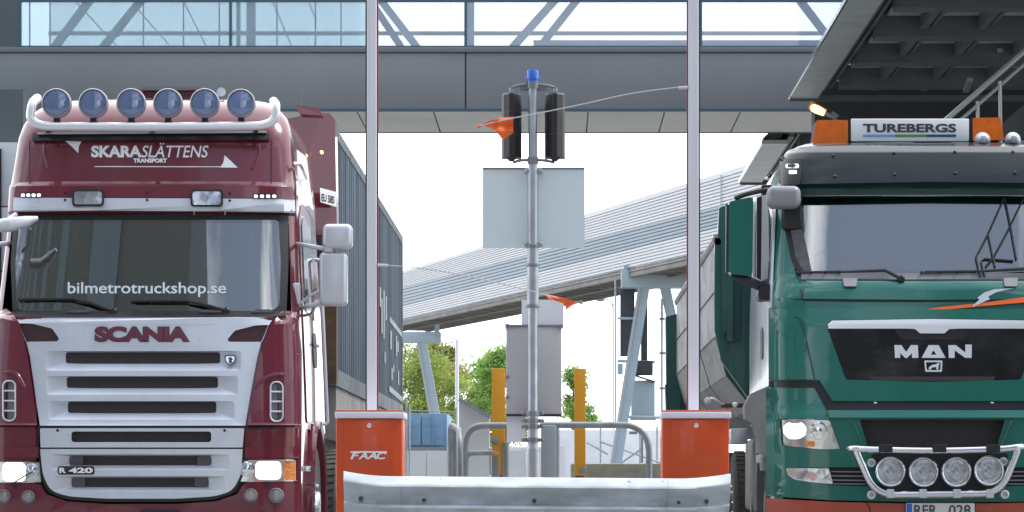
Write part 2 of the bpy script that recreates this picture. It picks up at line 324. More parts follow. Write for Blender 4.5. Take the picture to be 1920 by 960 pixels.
class MB:
    def __init__(self): self.bm = bmesh.new()
    def box(self, x0, x1, y0, y1, z0, z1, bev=0.0, seg=2):
        m = Matrix.Translation(((x0 + x1) / 2, (y0 + y1) / 2, (z0 + z1) / 2)) @ Matrix.Diagonal((abs(x1 - x0), abs(y1 - y0), abs(z1 - z0), 1))
        r = bmesh.ops.create_cube(self.bm, size=1, matrix=m)
        if bev > 0:
            es = {e for v in r['verts'] for e in v.link_edges}
            bmesh.ops.bevel(self.bm, geom=list(es), offset=bev, segments=seg, profile=0.5, affect='EDGES')
        return self
    def pbox(self, px0, py0, px1, py1, d, depth, bev=0.0, seg=2):
        """box whose front face has the given picture rectangle at distance d"""
        a, b = P(px0, py1, d), P(px1, py0, d)
        return self.box(a.x, b.x, d, d + depth, a.z, b.z, bev, seg)
    def beam(self, p0, p1, w, h, up=(0, 0, 1), bev=0.0):
        p0, p1 = Vector(p0), Vector(p1); ax = (p1 - p0); ln = ax.length; ax.normalize()
        upv = Vector(up)
        if abs(ax.dot(upv)) > 0.98: upv = Vector((0, 1, 0))
        s = ax.cross(upv).normalized(); u = s.cross(ax)
        m = Matrix((( s.x, ax.x, u.x, 0), (s.y, ax.y, u.y, 0), (s.z, ax.z, u.z, 0), (0, 0, 0, 1)))
        m = Matrix.Translation((p0 + p1) / 2) @ m @ Matrix.Diagonal((w, ln, h, 1))
        r = bmesh.ops.create_cube(self.bm, size=1, matrix=m)
        if bev > 0:
            es = {e for v in r['verts'] for e in v.link_edges}
            bmesh.ops.bevel(self.bm, geom=list(es), offset=bev, segments=2, profile=0.5, affect='EDGES')
        return self
    def tube(self, pts, r, n=12, closed=False):
        pts = [Vector(p) for p in pts]; k = len(pts)
        rad = r if isinstance(r, (list, tuple)) else [r] * k
        rings = []; nrm = None
        for i in range(k):
            if closed: t = (pts[(i + 1) % k] - pts[i - 1])
            else: t = pts[min(i + 1, k - 1)] - pts[max(i - 1, 0)]
            t.normalize()
            if nrm is None:
                nrm = t.cross(Vector((0, 0, 1)))
                if nrm.length < 1e-3: nrm = t.cross(Vector((0, 1, 0)))
            nrm = (nrm - t * nrm.dot(t)).normalized(); b = t.cross(nrm)
            rings.append([self.bm.verts.new(pts[i] + (nrm * math.cos(2 * math.pi * j / n) + b * math.sin(2 * math.pi * j / n)) * rad[i]) for j in range(n)])
        rng = range(k) if closed else range(k - 1)
        for i in rng:
            a, b = rings[i], rings[(i + 1) % k]
            for j in range(n): self.bm.faces.new((a[j], a[(j + 1) % n], b[(j + 1) % n], b[j]))
        if not closed:
            self.bm.faces.new(rings[0][::-1]); self.bm.faces.new(rings[-1])
        return self
    def lathe(self, o, ax, prof, n=24, capend=True):
        """prof: (radius, distance along ax)"""
        o, ax = Vector(o), Vector(ax).normalized()
        s = ax.cross(Vector((0, 0, 1)))
        if s.length < 1e-3: s = Vector((1, 0, 0))
        s.normalize(); u = ax.cross(s); rings = []
        for r, h in prof:
            r = max(r, 1e-4)
            rings.append([self.bm.verts.new(o + ax * h + (s * math.cos(2 * math.pi * j / n) + u * math.sin(2 * math.pi * j / n)) * r) for j in range(n)])
        for a, b in zip(rings, rings[1:]):
            for j in range(n): self.bm.faces.new((a[j], a[(j + 1) % n], b[(j + 1) % n], b[j]))
        if capend:
            self.bm.faces.new(rings[0][::-1]); self.bm.faces.new(rings[-1])
        return self
    def prism(self, pts, vec):
        pts = [Vector(p) for p in pts]; vec = Vector(vec)
        a = [self.bm.verts.new(p) for p in pts]; b = [self.bm.verts.new(p + vec) for p in pts]
        k = len(pts)
        self.bm.faces.new(a); self.bm.faces.new(b[::-1])
        for i in range(k): self.bm.faces.new((a[i], b[i], b[(i + 1) % k], a[(i + 1) % k]))
        return self
    def patch(self, mp, outer, off=0.0, thick=0.01, holes=(), step=40.0, stepv=None):
        """outline (any 2D parameters) laid on a surface mp(u, v, off) with its own thickness"""
        stepv = stepv or step
        loops = [[Vector((p[0], p[1], 0)) for p in lp] for lp in [outer] + list(holes)]
        flat = [p for lp in loops for p in lp]
        t = bmesh.new(); vs = [t.verts.new(p) for p in flat]
        for tri in tessellate_polygon(loops):
            try: t.faces.new([vs[i] for i in tri])
            except ValueError: pass
        u0, u1 = min(p.x for p in flat), max(p.x for p in flat); v0, v1 = min(p.y for p in flat), max(p.y for p in flat)
        for lo, hi, st, no in ((u0, u1, step, Vector((1, 0, 0))), (v0, v1, stepv, Vector((0, 1, 0)))):
            k = int((hi - lo) / st)
            for i in range(1, k + 1):
                c = lo + (hi - lo) * i / (k + 1)
                bmesh.ops.bisect_plane(t, geom=t.verts[:] + t.edges[:] + t.faces[:], dist=1e-5, plane_co=no * c, plane_no=no)
        t.verts.index_update()
        top, bot = {}, {}
        for v in t.verts:
            top[v.index] = self.bm.verts.new(mp(v.co.x, v.co.y, off))
            if thick: bot[v.index] = self.bm.verts.new(mp(v.co.x, v.co.y, off - thick))
        t.verts.index_update()
        for f in t.faces:
            f_ = [v.index for v in f.verts]
            try:
                self.bm.faces.new([top[i] for i in f_])
                if thick: self.bm.faces.new([bot[i] for i in f_][::-1])
            except ValueError: pass
        if thick:
            for e in t.edges:
                if len(e.link_faces) == 1:
                    a, b = e.verts[0].index, e.verts[1].index
                    try: self.bm.faces.new((top[a], top[b], bot[b], bot[a]))
                    except ValueError: pass
        t.free(); return self
    def wall(self, mp, a, b, offa, offb):
        """ring of walls between two outlines with the same number of points"""
        va = [self.bm.verts.new(mp(p[0], p[1], offa)) for p in a]; vb = [self.bm.verts.new(mp(p[0], p[1], offb)) for p in b]
        k = len(a)
        for i in range(k): self.bm.faces.new((va[i], va[(i + 1) % k], vb[(i + 1) % k], vb[i]))
        return self
    def build(self, name, m, parent=None, angle=32, loc=None, recalc=True):
        if recalc: bmesh.ops.recalc_face_normals(self.bm, faces=self.bm.faces[:])
        org = Vector(loc) if loc is not None else Vector((0, 0, 0))
        if parent is not None: org = ORG[parent.name]
        bmesh.ops.translate(self.bm, verts=self.bm.verts[:], vec=-org)
        me = bpy.data.meshes.new(name); self.bm.to_mesh(me); self.bm.free()
        me.materials.append(M[m] if isinstance(m, str) else m)
        for p in me.polygons: p.use_smooth = True
        me.set_sharp_from_angle(angle=R(angle))
        o = bpy.data.objects.new(name, me); COL.objects.link(o)
        if parent is not None: o.parent = parent
        else: o.location = org
        ORG[o.name] = org
        return o

def split_build(mb, name, m, parent=None, angle=32):
    """every loose piece becomes a part of its own"""
    bm = mb.bm; seen = set(); res = []
    bm.verts.index_update(); bm.verts.ensure_lookup_table()
    for v0 in bm.verts:
        if v0.index in seen: continue
        st_, isl = [v0], []
        seen.add(v0.index)
        while st_:
            v = st_.pop(); isl.append(v)
            for e in v.link_edges:
                w = e.other_vert(v)
                if w.index not in seen: seen.add(w.index); st_.append(w)
        q = MB(); mp_ = {v.index: q.bm.verts.new(v.co) for v in isl}
        for f in {f for v in isl for f in v.link_faces}: q.bm.faces.new([mp_[v.index] for v in f.verts])
        res.append(q.build(name, m, parent, angle))
    bm.free(); return res
class Surf:
    """a front surface y = f(x, z); proj() finds where a picture point meets it"""
    def __init__(self, f, d0): self.f, self.d0 = f, d0
    def proj(self, px, py, off=0.0):
        d = self.d0
        for _ in range(40):
            p = P(px, py, d)
            d = d + 0.6 * (self.f(p.x, p.z) - off - d)
        return P(px, py, d)
def flat(d): return Surf(lambda x, z: d, d)

def lerp_table(tab):
    def g(z):
        if z <= tab[0][0]: return tab[0][1]
        for (a, va), (b, vb) in zip(tab, tab[1:]):
            if z <= b:
                t = (z - a) / (b - a); return va + (vb - va) * t
        return tab[-1][1]
    return g

_cap = {}
def text(name, body, box, mp, off, m, parent, bold=0.0, shear=0.0, depth=0.004, space=1.0):
    """lettering from the built-in font fitted to a picture box (x0, x1, cap top, baseline)"""
    def mk(s):
        c = bpy.data.curves.new('t', 'FONT'); c.body = s; c.size = 1; c.offset = bold; c.shear = shear; c.extrude = 0.01; c.space_character = space; c.resolution_u = 4
        o = bpy.data.objects.new('t', c); COL.objects.link(o)
        bpy.context.view_layer.update()
        me = bpy.data.meshes.new_from_object(o.evaluated_get(bpy.context.evaluated_depsgraph_get()))
        bpy.data.objects.remove(o); bpy.data.curves.remove(c); return me
    ref = mk('H'); cap = max(v.co.y for v in ref.vertices); base = min(v.co.y for v in ref.vertices); bpy.data.meshes.remove(ref)
    me = mk(body)
    x0, x1 = min(v.co.x for v in me.vertices), max(v.co.x for v in me.vertices)
    org = ORG[parent.name]
    for v in me.vertices:
        px = box[0] + (v.co.x - x0) / (x1 - x0) * (box[1] - box[0])
        py = box[3] - (v.co.y - base) / (cap - base) * (box[3] - box[2])
        v.co = mp(px, py, off + (depth if v.co.z > 0 else 0)) - org
    me.name = name; me.materials.clear(); me.materials.append(M[m])
    for p in me.polygons: p.use_smooth = False; p.material_index = 0
    o = bpy.data.objects.new(name, me); COL.objects.link(o); o.parent = parent; ORG[o.name] = org
    return o

def copy_thing(root, loc, label=None):
    r = root.copy(); COL.objects.link(r); r.location = loc; ORG[r.name] = Vector(loc)
    if label: r['label'] = label
    for ch in list(root.children):
        c = ch.copy(); COL.objects.link(c); c.parent = r
        for g in list(ch.children):
            k = g.copy(); COL.objects.link(k); k.parent = c
    return r

# ================================================================== the setting
b = MB(); b.box(-600, 600, -300, 900, -0.5, 0.0); g = b.build('ground', 'asphalt'); tag(g, 'pale worn concrete of the gate yard under the trucks', 'ground', kind='structure')
b = MB(); b.box(-1.35, 1.1, 16.2, 24.5, -0.05, 0.13, 0.02); tag(b.build('traffic_island', 'kerb'), 'raised kerbed island between the two lanes carrying the barriers', 'kerb', kind='structure')

# ---- covered footbridge across the road
D = 50.0; DB = 53.1
fb = thing('footbridge', 'glazed grey footbridge crossing overhead behind both trucks', 'footbridge', (0, D, 0))
zt, zb = P(0, 3, D).z, P(0, 88, D).z          # window band
zf, zu = P(0, 99, D).z, P(0, 208, D).z        # fascia, underside
XL, XR = -13.0, 9.0
xw = [P(px, 0, D).x for px in (37, 432, 695, 873, 1314, 1755)]
b = MB()
seams = [XL, P(873, 0, D).x, XR]
for x0, x1 in zip(seams, seams[1:]): b.box(x0 + 0.012, x1 - 0.012, D, D + 0.05, zu + 0.03, zf, 0.008)
b.build('fascia_panel', 'fascia', fb)
b = MB(); b.box(XL, XR, D + 0.055, DB, zu + 0.06, zb - 0.02); b.build('floor_slab', 'fascia_dark', fb)
b = MB(); b.box(XL, XR, D - 0.045, D + 0.05, zf + 0.004, zb - 0.004, 0.01); b.build('sill', 'sill', fb)
b = MB(); b.box(XL, XR, D - 0.02, D + 0.06, zu - 0.01, zu + 0.026); b.build('drip_edge', 'frame_blue', fb)
sx = [XL] + [(px - CX) * D / F for px in (520, 668, 812, 960, 1103, 1247, 1390)] + [XR]
b = MB()
for i, (x0, x1) in enumerate(zip(sx, sx[1:])):
    b.box(x0 + 0.012, x1 - 0.012, D + 0.08, DB - 0.03, zu + 0.012, zu + 0.05)
b.build('soffit_panel', 'soffit', fb)
b = MB(); b.box(XL, XR, DB - 0.025, DB + 0.03, zu + 0.0, zb); b.build('rear_fascia', 'fascia_dark', fb)
# grey end wall where the windows stop on the left
b = MB(); b.box(XL, xw[0], D + 0.002, D + 0.06, zb, zt + 1.6); b.build('end_wall', 'fascia_dark', fb)
b = MB(); b.box(XL, XR, D - 0.03, DB + 0.05, zt + 1.5, zt + 1.75); b.build('roof', 'fascia_dark', fb)
b = MB(); b.box(xw[0], XR, D - 0.01, D + 0.08, zt, zt + 0.09); b.build('transom', 'frame_blue', fb)
b = MB(); b.box(xw[0], XR, D - 0.012, D + 0.06, zb - 0.003, zb + 0.02); b.build('lower_frame', 'frame_blue', fb)
for x in (xw[0], xw[1], xw[3], xw[4], xw[5]):
    b = MB(); b.box(x - 0.022, x + 0.022, D - 0.005, D + 0.07, zb, zt + 1.5); b.build('mullion', 'frame_blue', fb)
for x0, x1, mm in ((xw[0], xw[1], 'tintglass'), (xw[1], xw[2], 'tintglass'), (xw[2], xw[3], 'clearglass'), (xw[3], xw[4], 'clearglass'), (xw[4], xw[5], 'clearglass')):
    b = MB(); b.box(x0 + 0.022, x1 - 0.022, D + 0.02, D + 0.03, zb + 0.02, zt); b.box(x0 + 0.022, x1 - 0.022, D + 0.02, D + 0.03, zt + 0.09, zt + 1.5)
    b.build('window_pane', mm, fb)
b = MB(); b.box(xw[0], XR, DB - 0.05, DB - 0.04, zb + 0.02, zt + 1.5); b.build('rear_glazing', 'clearglass', fb)
for px in (57, 95, 270, 345, 412, 520, 592, 640):
    b = MB(); b.box(P(px, 0, DB).x - .012, P(px, 0, DB).x + .012, DB - .08, DB - .055, zb, zt + 1.5); b.build('rear_mullion', 'frame_blue', fb)
for q0, q1 in (((130, -10), (222, 90)), ((252, 10), (322, 90)), ((338, -10), (388, 90)), ((508, -5), (548, 90)), ((575, -5), (594, 40))):
    b = MB(); b.tube([P(q0[0], q0[1], 52.0), P(q1[0], q1[1], 52.0)], .011, 6); b.build('tie_rod', 'frame_blue', fb)
# steel truss inside
def fbp(px, py, d): return P(px, py, d)
dT, dR = 50.5, 52.7
for (x0, y0, x1, y1) in ((1050, -10, 960, 90), (712, -2, 783, 90), (1490, -12, 1568, 90), (176, -10, 100, 92)):
    b = MB(); b.beam(P(x0, y0, dT), P(x1, y1, dT), 0.16, 0.12); b.beam(P(x0, y0, dT), P(x0 + (x0 - x1) * 0.9, y0 - (y1 - y0) * 0.9, dT), 0.16, 0.12); b.build('truss_diagonal', 'truss', fb)
for (x0, y0, x1, y1) in ((1090, -10, 1012, 88), (700, 10, 752, 88), (272, -8, 192, 90)):
    b = MB(); b.beam(P(x0, y0, dR), P(x1, y1, dR), 0.16, 0.12); b.beam(P(x0, y0, dR), P(x0 + (x0 - x1) * 0.9, y0 - (y1 - y0) * 0.9, dR), 0.16, 0.12); b.build('truss_diagonal', 'truss', fb)
for x in (470, 881):
    b = MB(); b.pbox(x - 8, -180, x + 8, 88, dT, 0.14); b.build('truss_post', 'truss', fb)
b = MB(); b.pbox(443, -180, 450, 88, dR, 0.12); b.build('truss_post', 'truss', fb)
b = MB(); a = P(60, 64, dR); c = P(1700, 57, dR); b.box(xw[0], XR, dR + 0.1, dR + 0.16, a.z, c.z); b.build('hand_rail', 'truss', fb)
b = MB(); b.box(P(1000, 0, dT).x, XR - 0.5, dT + 0.2, dT + 0.5, zb + 0.02, P(0, 72, dT).z); b.build('radiator', 'truss', fb)
b = MB(); p = P(232, 45, dT - 0.15); b.lathe(p, (0, -1, 0), [(0.05, 0), (0.07, 0.06), (0.04, 0.1)], 12); b.beam(p + Vector((0, 0.05, 0)), p + Vector((-0.12, 0.05, -0.2)), 0.06, 0.06); b.build('spotlight', 'black', fb)

# ---- pale building at far left under the bridge
bl = thing('office_building', 'pale panelled building side at the far left edge under the bridge', 'building', (-13, 48, 0))
b = MB()
for k in range(8): b.box(-16.0, -8.44, 47.0, 47.3, k * 1.02 + 0.01, (k + 1) * 1.02 - 0.01 if k < 6 else 7.0, 0.006) if k < 6 else None
b.build('wall_panel', 'panel', bl)
b = MB(); b.box(-16, -8.46, 47.31, 60, 0, 6.985); b.box(-16, -8.15, 49.2, 49.9, 6.0, 6.98); b.build('wall', 'fascia_dark', bl)  # second box is a dark band painting in the shade under the bridge
b = MB(); b.box(-9.6, -8.73, 46.9, 46.99, 0.0, 6.0); b.build('window', 'blackgloss', bl)

# ---- big dark canopy on the right, in two lengths either side of the bridge
ZC = 6.84
kx = 0.588
def canopy(y0, y1, label, far):
    t = thing('canopy_roof', label, 'canopy', (3.7, y0, 0))
    xe = 3.68; xi = 4.12; xr = 17.0
    n = int((y1 - y0) / 0.30); b = MB()
    for i in range(n):
        a = y0 + (y1 - y0) * i / n; c = y0 + (y1 - y0) * (i + 1) / n
        b.box(xe, xi, a + 0.008, c - 0.008, ZC - 0.006, ZC + 0.06)
    b.build('edge_soffit', 'canopy_deck', t)
    b = MB(); b.box(xe - 0.03, xe - 0.004, y0, y1, ZC - 0.01, ZC + 0.05); b.build('edge_trim', 'steel', t)
    b = MB(); b.prism([(xe, y0, ZC + .065), (xi + .3, y0, ZC + .55), (xr, y0, ZC + .55), (xr, y0, ZC + .7), (xi + .2, y0, ZC + .7), (xe, y0, ZC + .1)], (0, y1 - y0, 0)); b.build('roof_deck', 'canopy', t)
    b = MB(); b.box(xe, xr, y1 - 0.05, y1, ZC - 0.05, ZC + 0.05); b.build('end_fascia', 'canopy_beam', t)
    yy = y1 - 0.9
    while yy > y0:
        b = MB(); b.box(xi + 0.25, xr, yy - 0.42, yy + 0.0, ZC + 0.02, ZC + 0.34); b.build('cross_beam', 'canopy_beam', t)
        yy -= 2.5
    for x in (xi + 0.02, xi + 0.85, xi + 1.65, xi + 2.5, xi + 3.5, xi + 4.5, xi + 5.6, xi + 6.7):
        b = MB(); b.box(x, x + 0.10, y0, y1, ZC + 0.12, ZC + 0.34); b.box(x + 0.16, x + 0.21, y0, y1, ZC + 0.16, ZC + 0.34); b.build('purlin', 'canopy_beam', t)
    b = MB(); yy = y1 - 0.2
    while yy > y0:
        b.box(xi + 0.4, xr, yy - 0.16, yy, ZC + 0.30, ZC + 0.345); yy -= 0.22
    b.build('ribbed_deck', 'canopy_deck', t)
    return t
canopy(33.0, 47.3, 'dark ribbed canopy roof overhanging the green truck, on the near side of the bridge', False)
canopy(53.4, 60.2, 'shorter dark canopy roof continuing beyond the bridge', True)
b = MB(); b.box(4.1, 24, 47.6, 48.2, 0, 7.15)
hall = thing('hall_building', 'dark hall wall beneath the canopy behind the green truck', 'building', (5, 47.6, 0))
b.build('wall', 'darkwall', hall)
b = MB()
for i in range(7):
    x = 5.2 + i * 0.95
    b.box(x, x + 0.06, 47.5, 47.598, 5.2, 6.1)
b.box(5.0, 12, 47.5, 47.6, 6.105, 6.2); b.box(5.0, 12, 47.5, 47.6, 5.1, 5.195); b.build('window_frame', 'canopy_deck', hall)
for px, py in ((1870, 105), (1815, 160)):
    b = MB(); p = P(px, py, 44); b.beam(p + Vector((-.05, -0.6, 0)), p + Vector((.05, 0.6, 0)), 0.08, 0.06); b.build('strip_light', 'stairs', hall)
# amber lamp on a bracket
al = thing('warning_lamp', 'small lit amber lamp on a bracket under the canopy edge', 'lamp', P(1555, 216, 40))
a, c = P(1520, 200, 40), P(1546, 212, 40)
b = MB(); b.tube([a, a.lerp(c, .15), a.lerp(c, .5), c], [0.02, 0.05, 0.055, 0.04], 12); b.build('lamp_lens', 'amberlit', al)
b = MB(); b.tube([a + Vector((-0.015, 0.06, 0.03)), c + Vector((0.02, 0.06, 0.01))], 0.06, 12); b.build('lamp_housing', 'amber', al)
b = MB(); b.beam(c, P(1568, 222, 40), 0.03, 0.05); b.beam(P(1560, 210, 40), P(1572, 218, 40), 0.02, 0.03); b.beam(P(1566, 222, 40), Vector((4.3, 47.6, P(1566, 222, 40).z)), 0.05, 0.05); b.build('bracket', 'greyplastic', al)
# outside stair with steel handrails
st = thing('staircase', 'steel staircase with tubular handrails climbing at the right edge', 'staircase', (4, 36, 0))
ds = 36.0
b = MB(); b.tube([P(1745, 250, ds), P(1960, 62, ds)], 0.035, 10); b.build('handrail', 'stairs', st)
b = MB(); b.tube([P(1752, 268, ds), P(1960, 86, ds)], 0.022, 8); b.build('mid_rail', 'stairs', st)
for px, y0 in ((1835, 190), (1877, 152), (1930, 106)):
    b = MB(); b.tube([P(px - 2, y0, ds), P(px, 300, ds)], 0.022, 8); b.build('rail_post', 'stairs', st)
b = MB(); b.tube([P(1870, 255, ds + 1.2), P(1960, 178, ds + 1.2)], 0.03, 8); b.build('handrail', 'stairs', st)
b = MB(); b.beam(P(1700, 420, ds + 0.1), P(1990, 165, ds + 0.1), 0.06, 0.3); b.beam(P(1700, 420, ds + 1.3), P(1990, 165, ds + 1.3), 0.06, 0.3); split_build(b, 'stringer', 'canopy', st)
b = MB()
for i in range(10):
    p = P(1720 + i * 27, 405 - i * 24, ds + 0.1); b.box(p.x - 0.14, p.x + 0.14, p.y + 0.04, p.y + 1.16, p.z, p.z + 0.04)
split_build(b, 'stair_step', 'canopy_deck', st)
b = MB(); b.box(P(1880, 0, ds).x, P(1890, 0, ds).x, ds + 0.3, ds + 0.5, 0, 3.4); b.box(P(1750, 0, ds).x, P(1758, 0, ds).x, ds + 0.3, ds + 0.5, 0, 2.6); split_build(b, 'support_post', 'canopy', st)

# ---- raised clad gallery behind, running obliquely away to the left
gl = thing('conveyor_gallery', 'long white and blue-grey clad conveyor gallery rising to the right', 'conveyor bridge', (0, 140, 0))
A0, B0 = 176.0, 100.0
def gal(px, yl, yr):
    return None
pl = P(700, 0, A0); pr = P(1470, 0, B0)
lines = {'top': (528, 302), 'b1': (553, 364), 'b2': (588, 404), 'bot': (618, 458)}   # picture heights at x=700 and x=1440 along the wall
def gpt(k, t, off=0.0):
    """point on the gallery's near wall; t=0 at the far left end, 1 at the near right end"""
    xl, xr = 700, 1440
    a = P(xl, lines[k][0], A0); c = P(xr, lines[k][1], B0)
    return a.lerp(c, t)
gdir = (P(1440, 0, B0) - P(700, 0, A0)); gdir.z = 0; gdir.normalize(); gn = Vector((gdir.y, -gdir.x, 0))
if gn.y > 0: gn = -gn
WID = 3.2
def strip(k0, k1, nrib, m, name):
    b = MB()
    for i in range(nrib):
        f0, f1 = i / nrib, (i + 1) / nrib
        prof = ((f0, 0.0), (f0 + 0.62 / nrib, 0.0), (f0 + 0.72 / nrib, 0.05), (f0 + 0.92 / nrib, 0.05), (f1, 0.0))
        for (q0, o0), (q1, o1) in zip(prof, prof[1:]):
            vs = []
            for t, q, o in ((0, q0, o0), (1, q0, o0), (1, q1, o1), (0, q1, o1)):
                p = gpt(k0, t).lerp(gpt(k1, t), q) - gn * o
                vs.append(b.bm.verts.new(p))
            b.bm.faces.new(vs)
    bmesh.ops.remove_doubles(b.bm, verts=b.bm.verts[:], dist=0.001)
    return b.build(name, m, gl, angle=20)
strip('top', 'b1', 9, 'clad', 'upper_cladding')
strip('b1', 'b2', 6, 'clad_blue', 'middle_cladding')
strip('b2', 'bot', 8, 'clad', 'lower_cladding')
b = MB()
for k0 in (('bot',),):
    p = [gpt('bot', 0), gpt('bot', 1), gpt('bot', 1) - gn * WID, gpt('bot', 0) - gn * WID]
    b.prism([q + Vector((0, 0, 0.12)) for q in p], (0, 0, 0.12))
b.build('floor', 'under', gl)
b = MB()
for i in range(60):
    t = (i + 0.5) / 60
    q = gpt('bot', t); b.beam(q - gn * 0.15 + Vector((0, 0, 0.02)), q - gn * WID + Vector((0, 0, 0.02)), 0.22, 0.16)
for w in (0.1, WID * .5, WID):
    b.beam(gpt('bot', 0) - gn * w, gpt('bot', 1) - gn * w, 0.2, 0.22)
b.build('floor_beam', 'under', gl)
b = MB(); p = [gpt('top', 0), gpt('top', 1), gpt('top', 1) - gn * WID, gpt('top', 0) - gn * WID]; b.prism(p, (0, 0, 0.1)); b.build('roof', 'clad', gl)
b = MB(); p = [gpt('bot', 0) - gn * WID, gpt('bot', 1) - gn * WID, gpt('top', 1) - gn * WID, gpt('top', 0) - gn * WID]; b.prism(p, -gn * 0.1); b.build('rear_cladding', 'clad', gl)
b = MB(); b.tube([gpt('top', 0.52) - gn * 0.3, gpt('top', 0.52) - gn * 0.3 + Vector((0, 0, 0.35)), gpt('top', 1.0) - gn * 0.3 + Vector((0, 0, 0.35))], 0.012, 6); b.build('roof_line', 'cord', gl)
for t in (0.62, 0.93):
    b = MB(); b.tube([gpt('top', t) + gn * 0.04, gpt('b1', t) + gn * 0.04], 0.02, 6); b.build('ladder_rail', 'galv', gl)

# ---- right trestle under the gallery
def trestle_right():
    t = thing('trestle', 'pale blue steel trestle with dark column between cabinet and dumper body', 'support', P(1225, 920, 118))
    d = 118.0
    b = MB(); b.pbox(1165, 506, 1300, 539, d, 0.9, 0.03); b.build('cap_beam', 'trestle', t)
    b = MB(); b.pbox(1170, 497, 1182, 506, d + .1, 0.4); b.pbox(1272, 500, 1290, 506, d + .1, 0.4); split_build(b, 'bearing', 'trestle', t)
    b = MB(); b.beam(P(1208, 539, d + .3), P(1155, 872, d + .3), 0.42, 0.42, up=(0, 1, 0)); b.build('raking_leg', 'trestle', t)
    b = MB(); b.beam(P(1199, 539, d + .05), P(1146, 872, d + .05), 0.11, 0.06, up=(0, 1, 0)); b.build('leg_flange', 'clad', t)
    b = MB(); b.beam(P(1247, 539, d + .5), P(1268, 640, d + .5), 0.4, 0.4, up=(0, 1, 0)); b.build('raking_leg', 'trestle', t)
    b = MB(); b.pbox(1163, 540, 1190, 668, d + 1.0, 0.3); b.pbox(1202, 540, 1214, 678, d + 1.0, 0.3); b.build('dark_column', 'trestle_dark', t)
    b = MB(); b.tube([P(1158, 597, d + .8), P(1200, 597, d + .8)], 0.05, 8); b.tube([P(1158, 677, d + .8), P(1228, 679, d + .8)], 0.06, 8); b.tube([P(1160, 781, d + .8), P(1242, 783, d + .8)], 0.06, 8); split_build(b, 'cross_brace', 'trestle', t)
    b = MB(); b.pbox(1184, 713, 1228, 781, d + .9, 0.9, 0.02); b.pbox(1182, 781, 1230, 787, d + .9, 0.9); b.build('counterweight', 'trestle', t)
    b = MB(); p = P(1205, 690, d + .8); b.lathe(p, (1, 0, 0), [(0.28, -0.4), (0.3, -0.38), (0.3, 0.38), (0.28, 0.4)], 16); b.beam(P(1190, 704, d + .8), P(1228, 716, d + .8), 0.3, 0.06); b.build('pulley', 'trestle_dark', t)
    b = MB(); b.pbox(1158, 682, 1168, 702, d + .6, 0.3); b.build('junction_box', 'trestle', t)
    b = MB(); b.tube([P(1154, 525, d - .5), P(1154, 800, d - .5)], 0.035, 8); b.build('pipe', 'galv', t)
    b = MB(); b.tube([P(1241, 560, d + .2), P(1241, 920, d + .2)], 0.05, 8); b.build('pipe', 'galv', t)
    b = MB()
    for y in (598, 662, 728): b.tube([P(1236, y, d + .1), P(1252, y, d + .1)], 0.05, 6)
    split_build(b, 'pipe_clip', 'galv_dark', t)
trestle_right()
def trestle_left():
    t = thing('trestle', 'slim pale blue trestle with one slanting leg beside the trees', 'support', P(820, 920, 160))
    d = 160.0
    b = MB(); b.pbox(740, 622, 826, 642, d, 0.9, 0.03); b.build('cap_beam', 'trestle', t)
    b = MB(); b.pbox(815, 608, 823, 622, d + .2, 0.4); b.build('bearing', 'trestle', t)
    b = MB(); b.beam(P(791, 642, d + .3), P(826, 835, d + .3), 0.52, 0.45, up=(0, 1, 0)); b.build('raking_leg', 'trestle', t)
    b = MB(); b.beam(P(783, 642, d + .02), P(817, 835, d + .02), 0.12, 0.06, up=(0, 1, 0)); b.build('leg_flange', 'clad', t)
    b = MB(); b.pbox(814, 830, 838, 842, d, 0.8); b.build('base_plate', 'galv_dark', t)
    b = MB(); b.pbox(806, 842, 846, 920 + 0.63 * F / d, d - .3, 1.4); b.build('footing', 'concrete', t)
trestle_left()

# ---- walls, container, fence and lamp posts in the yard behind
b = MB()
for i in range(6): b.box(P(700, 0, 62).x + i * 0.55 + .006, P(700, 0, 62).x + (i + 1) * 0.55 - .006, 62, 62.25, 0, P(0, 845, 62).z)
tag(b.build('yard_wall', 'concrete', loc=P(770, 920, 62)), 'low pale concrete panel wall below the blue container', 'wall')
b = MB()
x0 = P(850, 0, 66).x
for i in range(4): b.box(x0 + i * 0.62 + .006, x0 + (i + 1) * 0.62 - .006, 66, 66.25, 0, P(0, 838, 66).z)
tag(b.build('yard_wall', 'concrete', loc=P(1000, 920, 66)), 'long pale concrete panel wall behind the signal pole', 'wall')
b = MB(); b.prism([P(862, 752, 58), P(918, 783, 58), P(918, 960, 58), P(862, 960, 58)], (0, 0.3, 0)); w = b.build('wing_wall', 'concrete', loc=P(890, 920, 58)); tag(w, 'pale wing wall with a sloping top edge', 'wall')
b = MB(); b.beam(P(861, 749, 57.9), P(920, 782, 57.9), 0.4, 0.07); o = b.build('coping', 'galv', w)
b = MB(); b.pbox(1070, 869, 1300, 980, 60, 1.2, 0.03); tag(b.build('plinth', 'mossy', loc=P(1160, 920, 60)), 'stained mossy concrete plinth beside the right yellow post', 'plinth')
b = MB(); b.pbox(1030, 806, 1300, 980, 135, 1.0, 0.02); w2 = b.build('rear_wall', 'concrete', loc=P(1180, 920, 135)); tag(w2, 'distant white wall with pipes behind the trestle leg', 'wall')
b = MB()
for (x0, y0, x1, y1) in ((1125, 828, 1240, 868), (1165, 868, 1205, 840), (1100, 829, 1140, 852)): b.tube([P(x0, y0, 130), P(x1, y1, 130)], 0.05, 6)
for px in (1126, 1200, 1232): b.tube([P(px, 800, 131), P(px, 920, 131)], 0.05, 6)
b.build('pipe_run', 'galv', w2)
b = MB(); b.pbox(1180, 809, 1195, 814, 128, 0.3); b.pbox(1202, 820, 1206, 868, 128, .3); b.build('valve', 'galv_dark', w2)
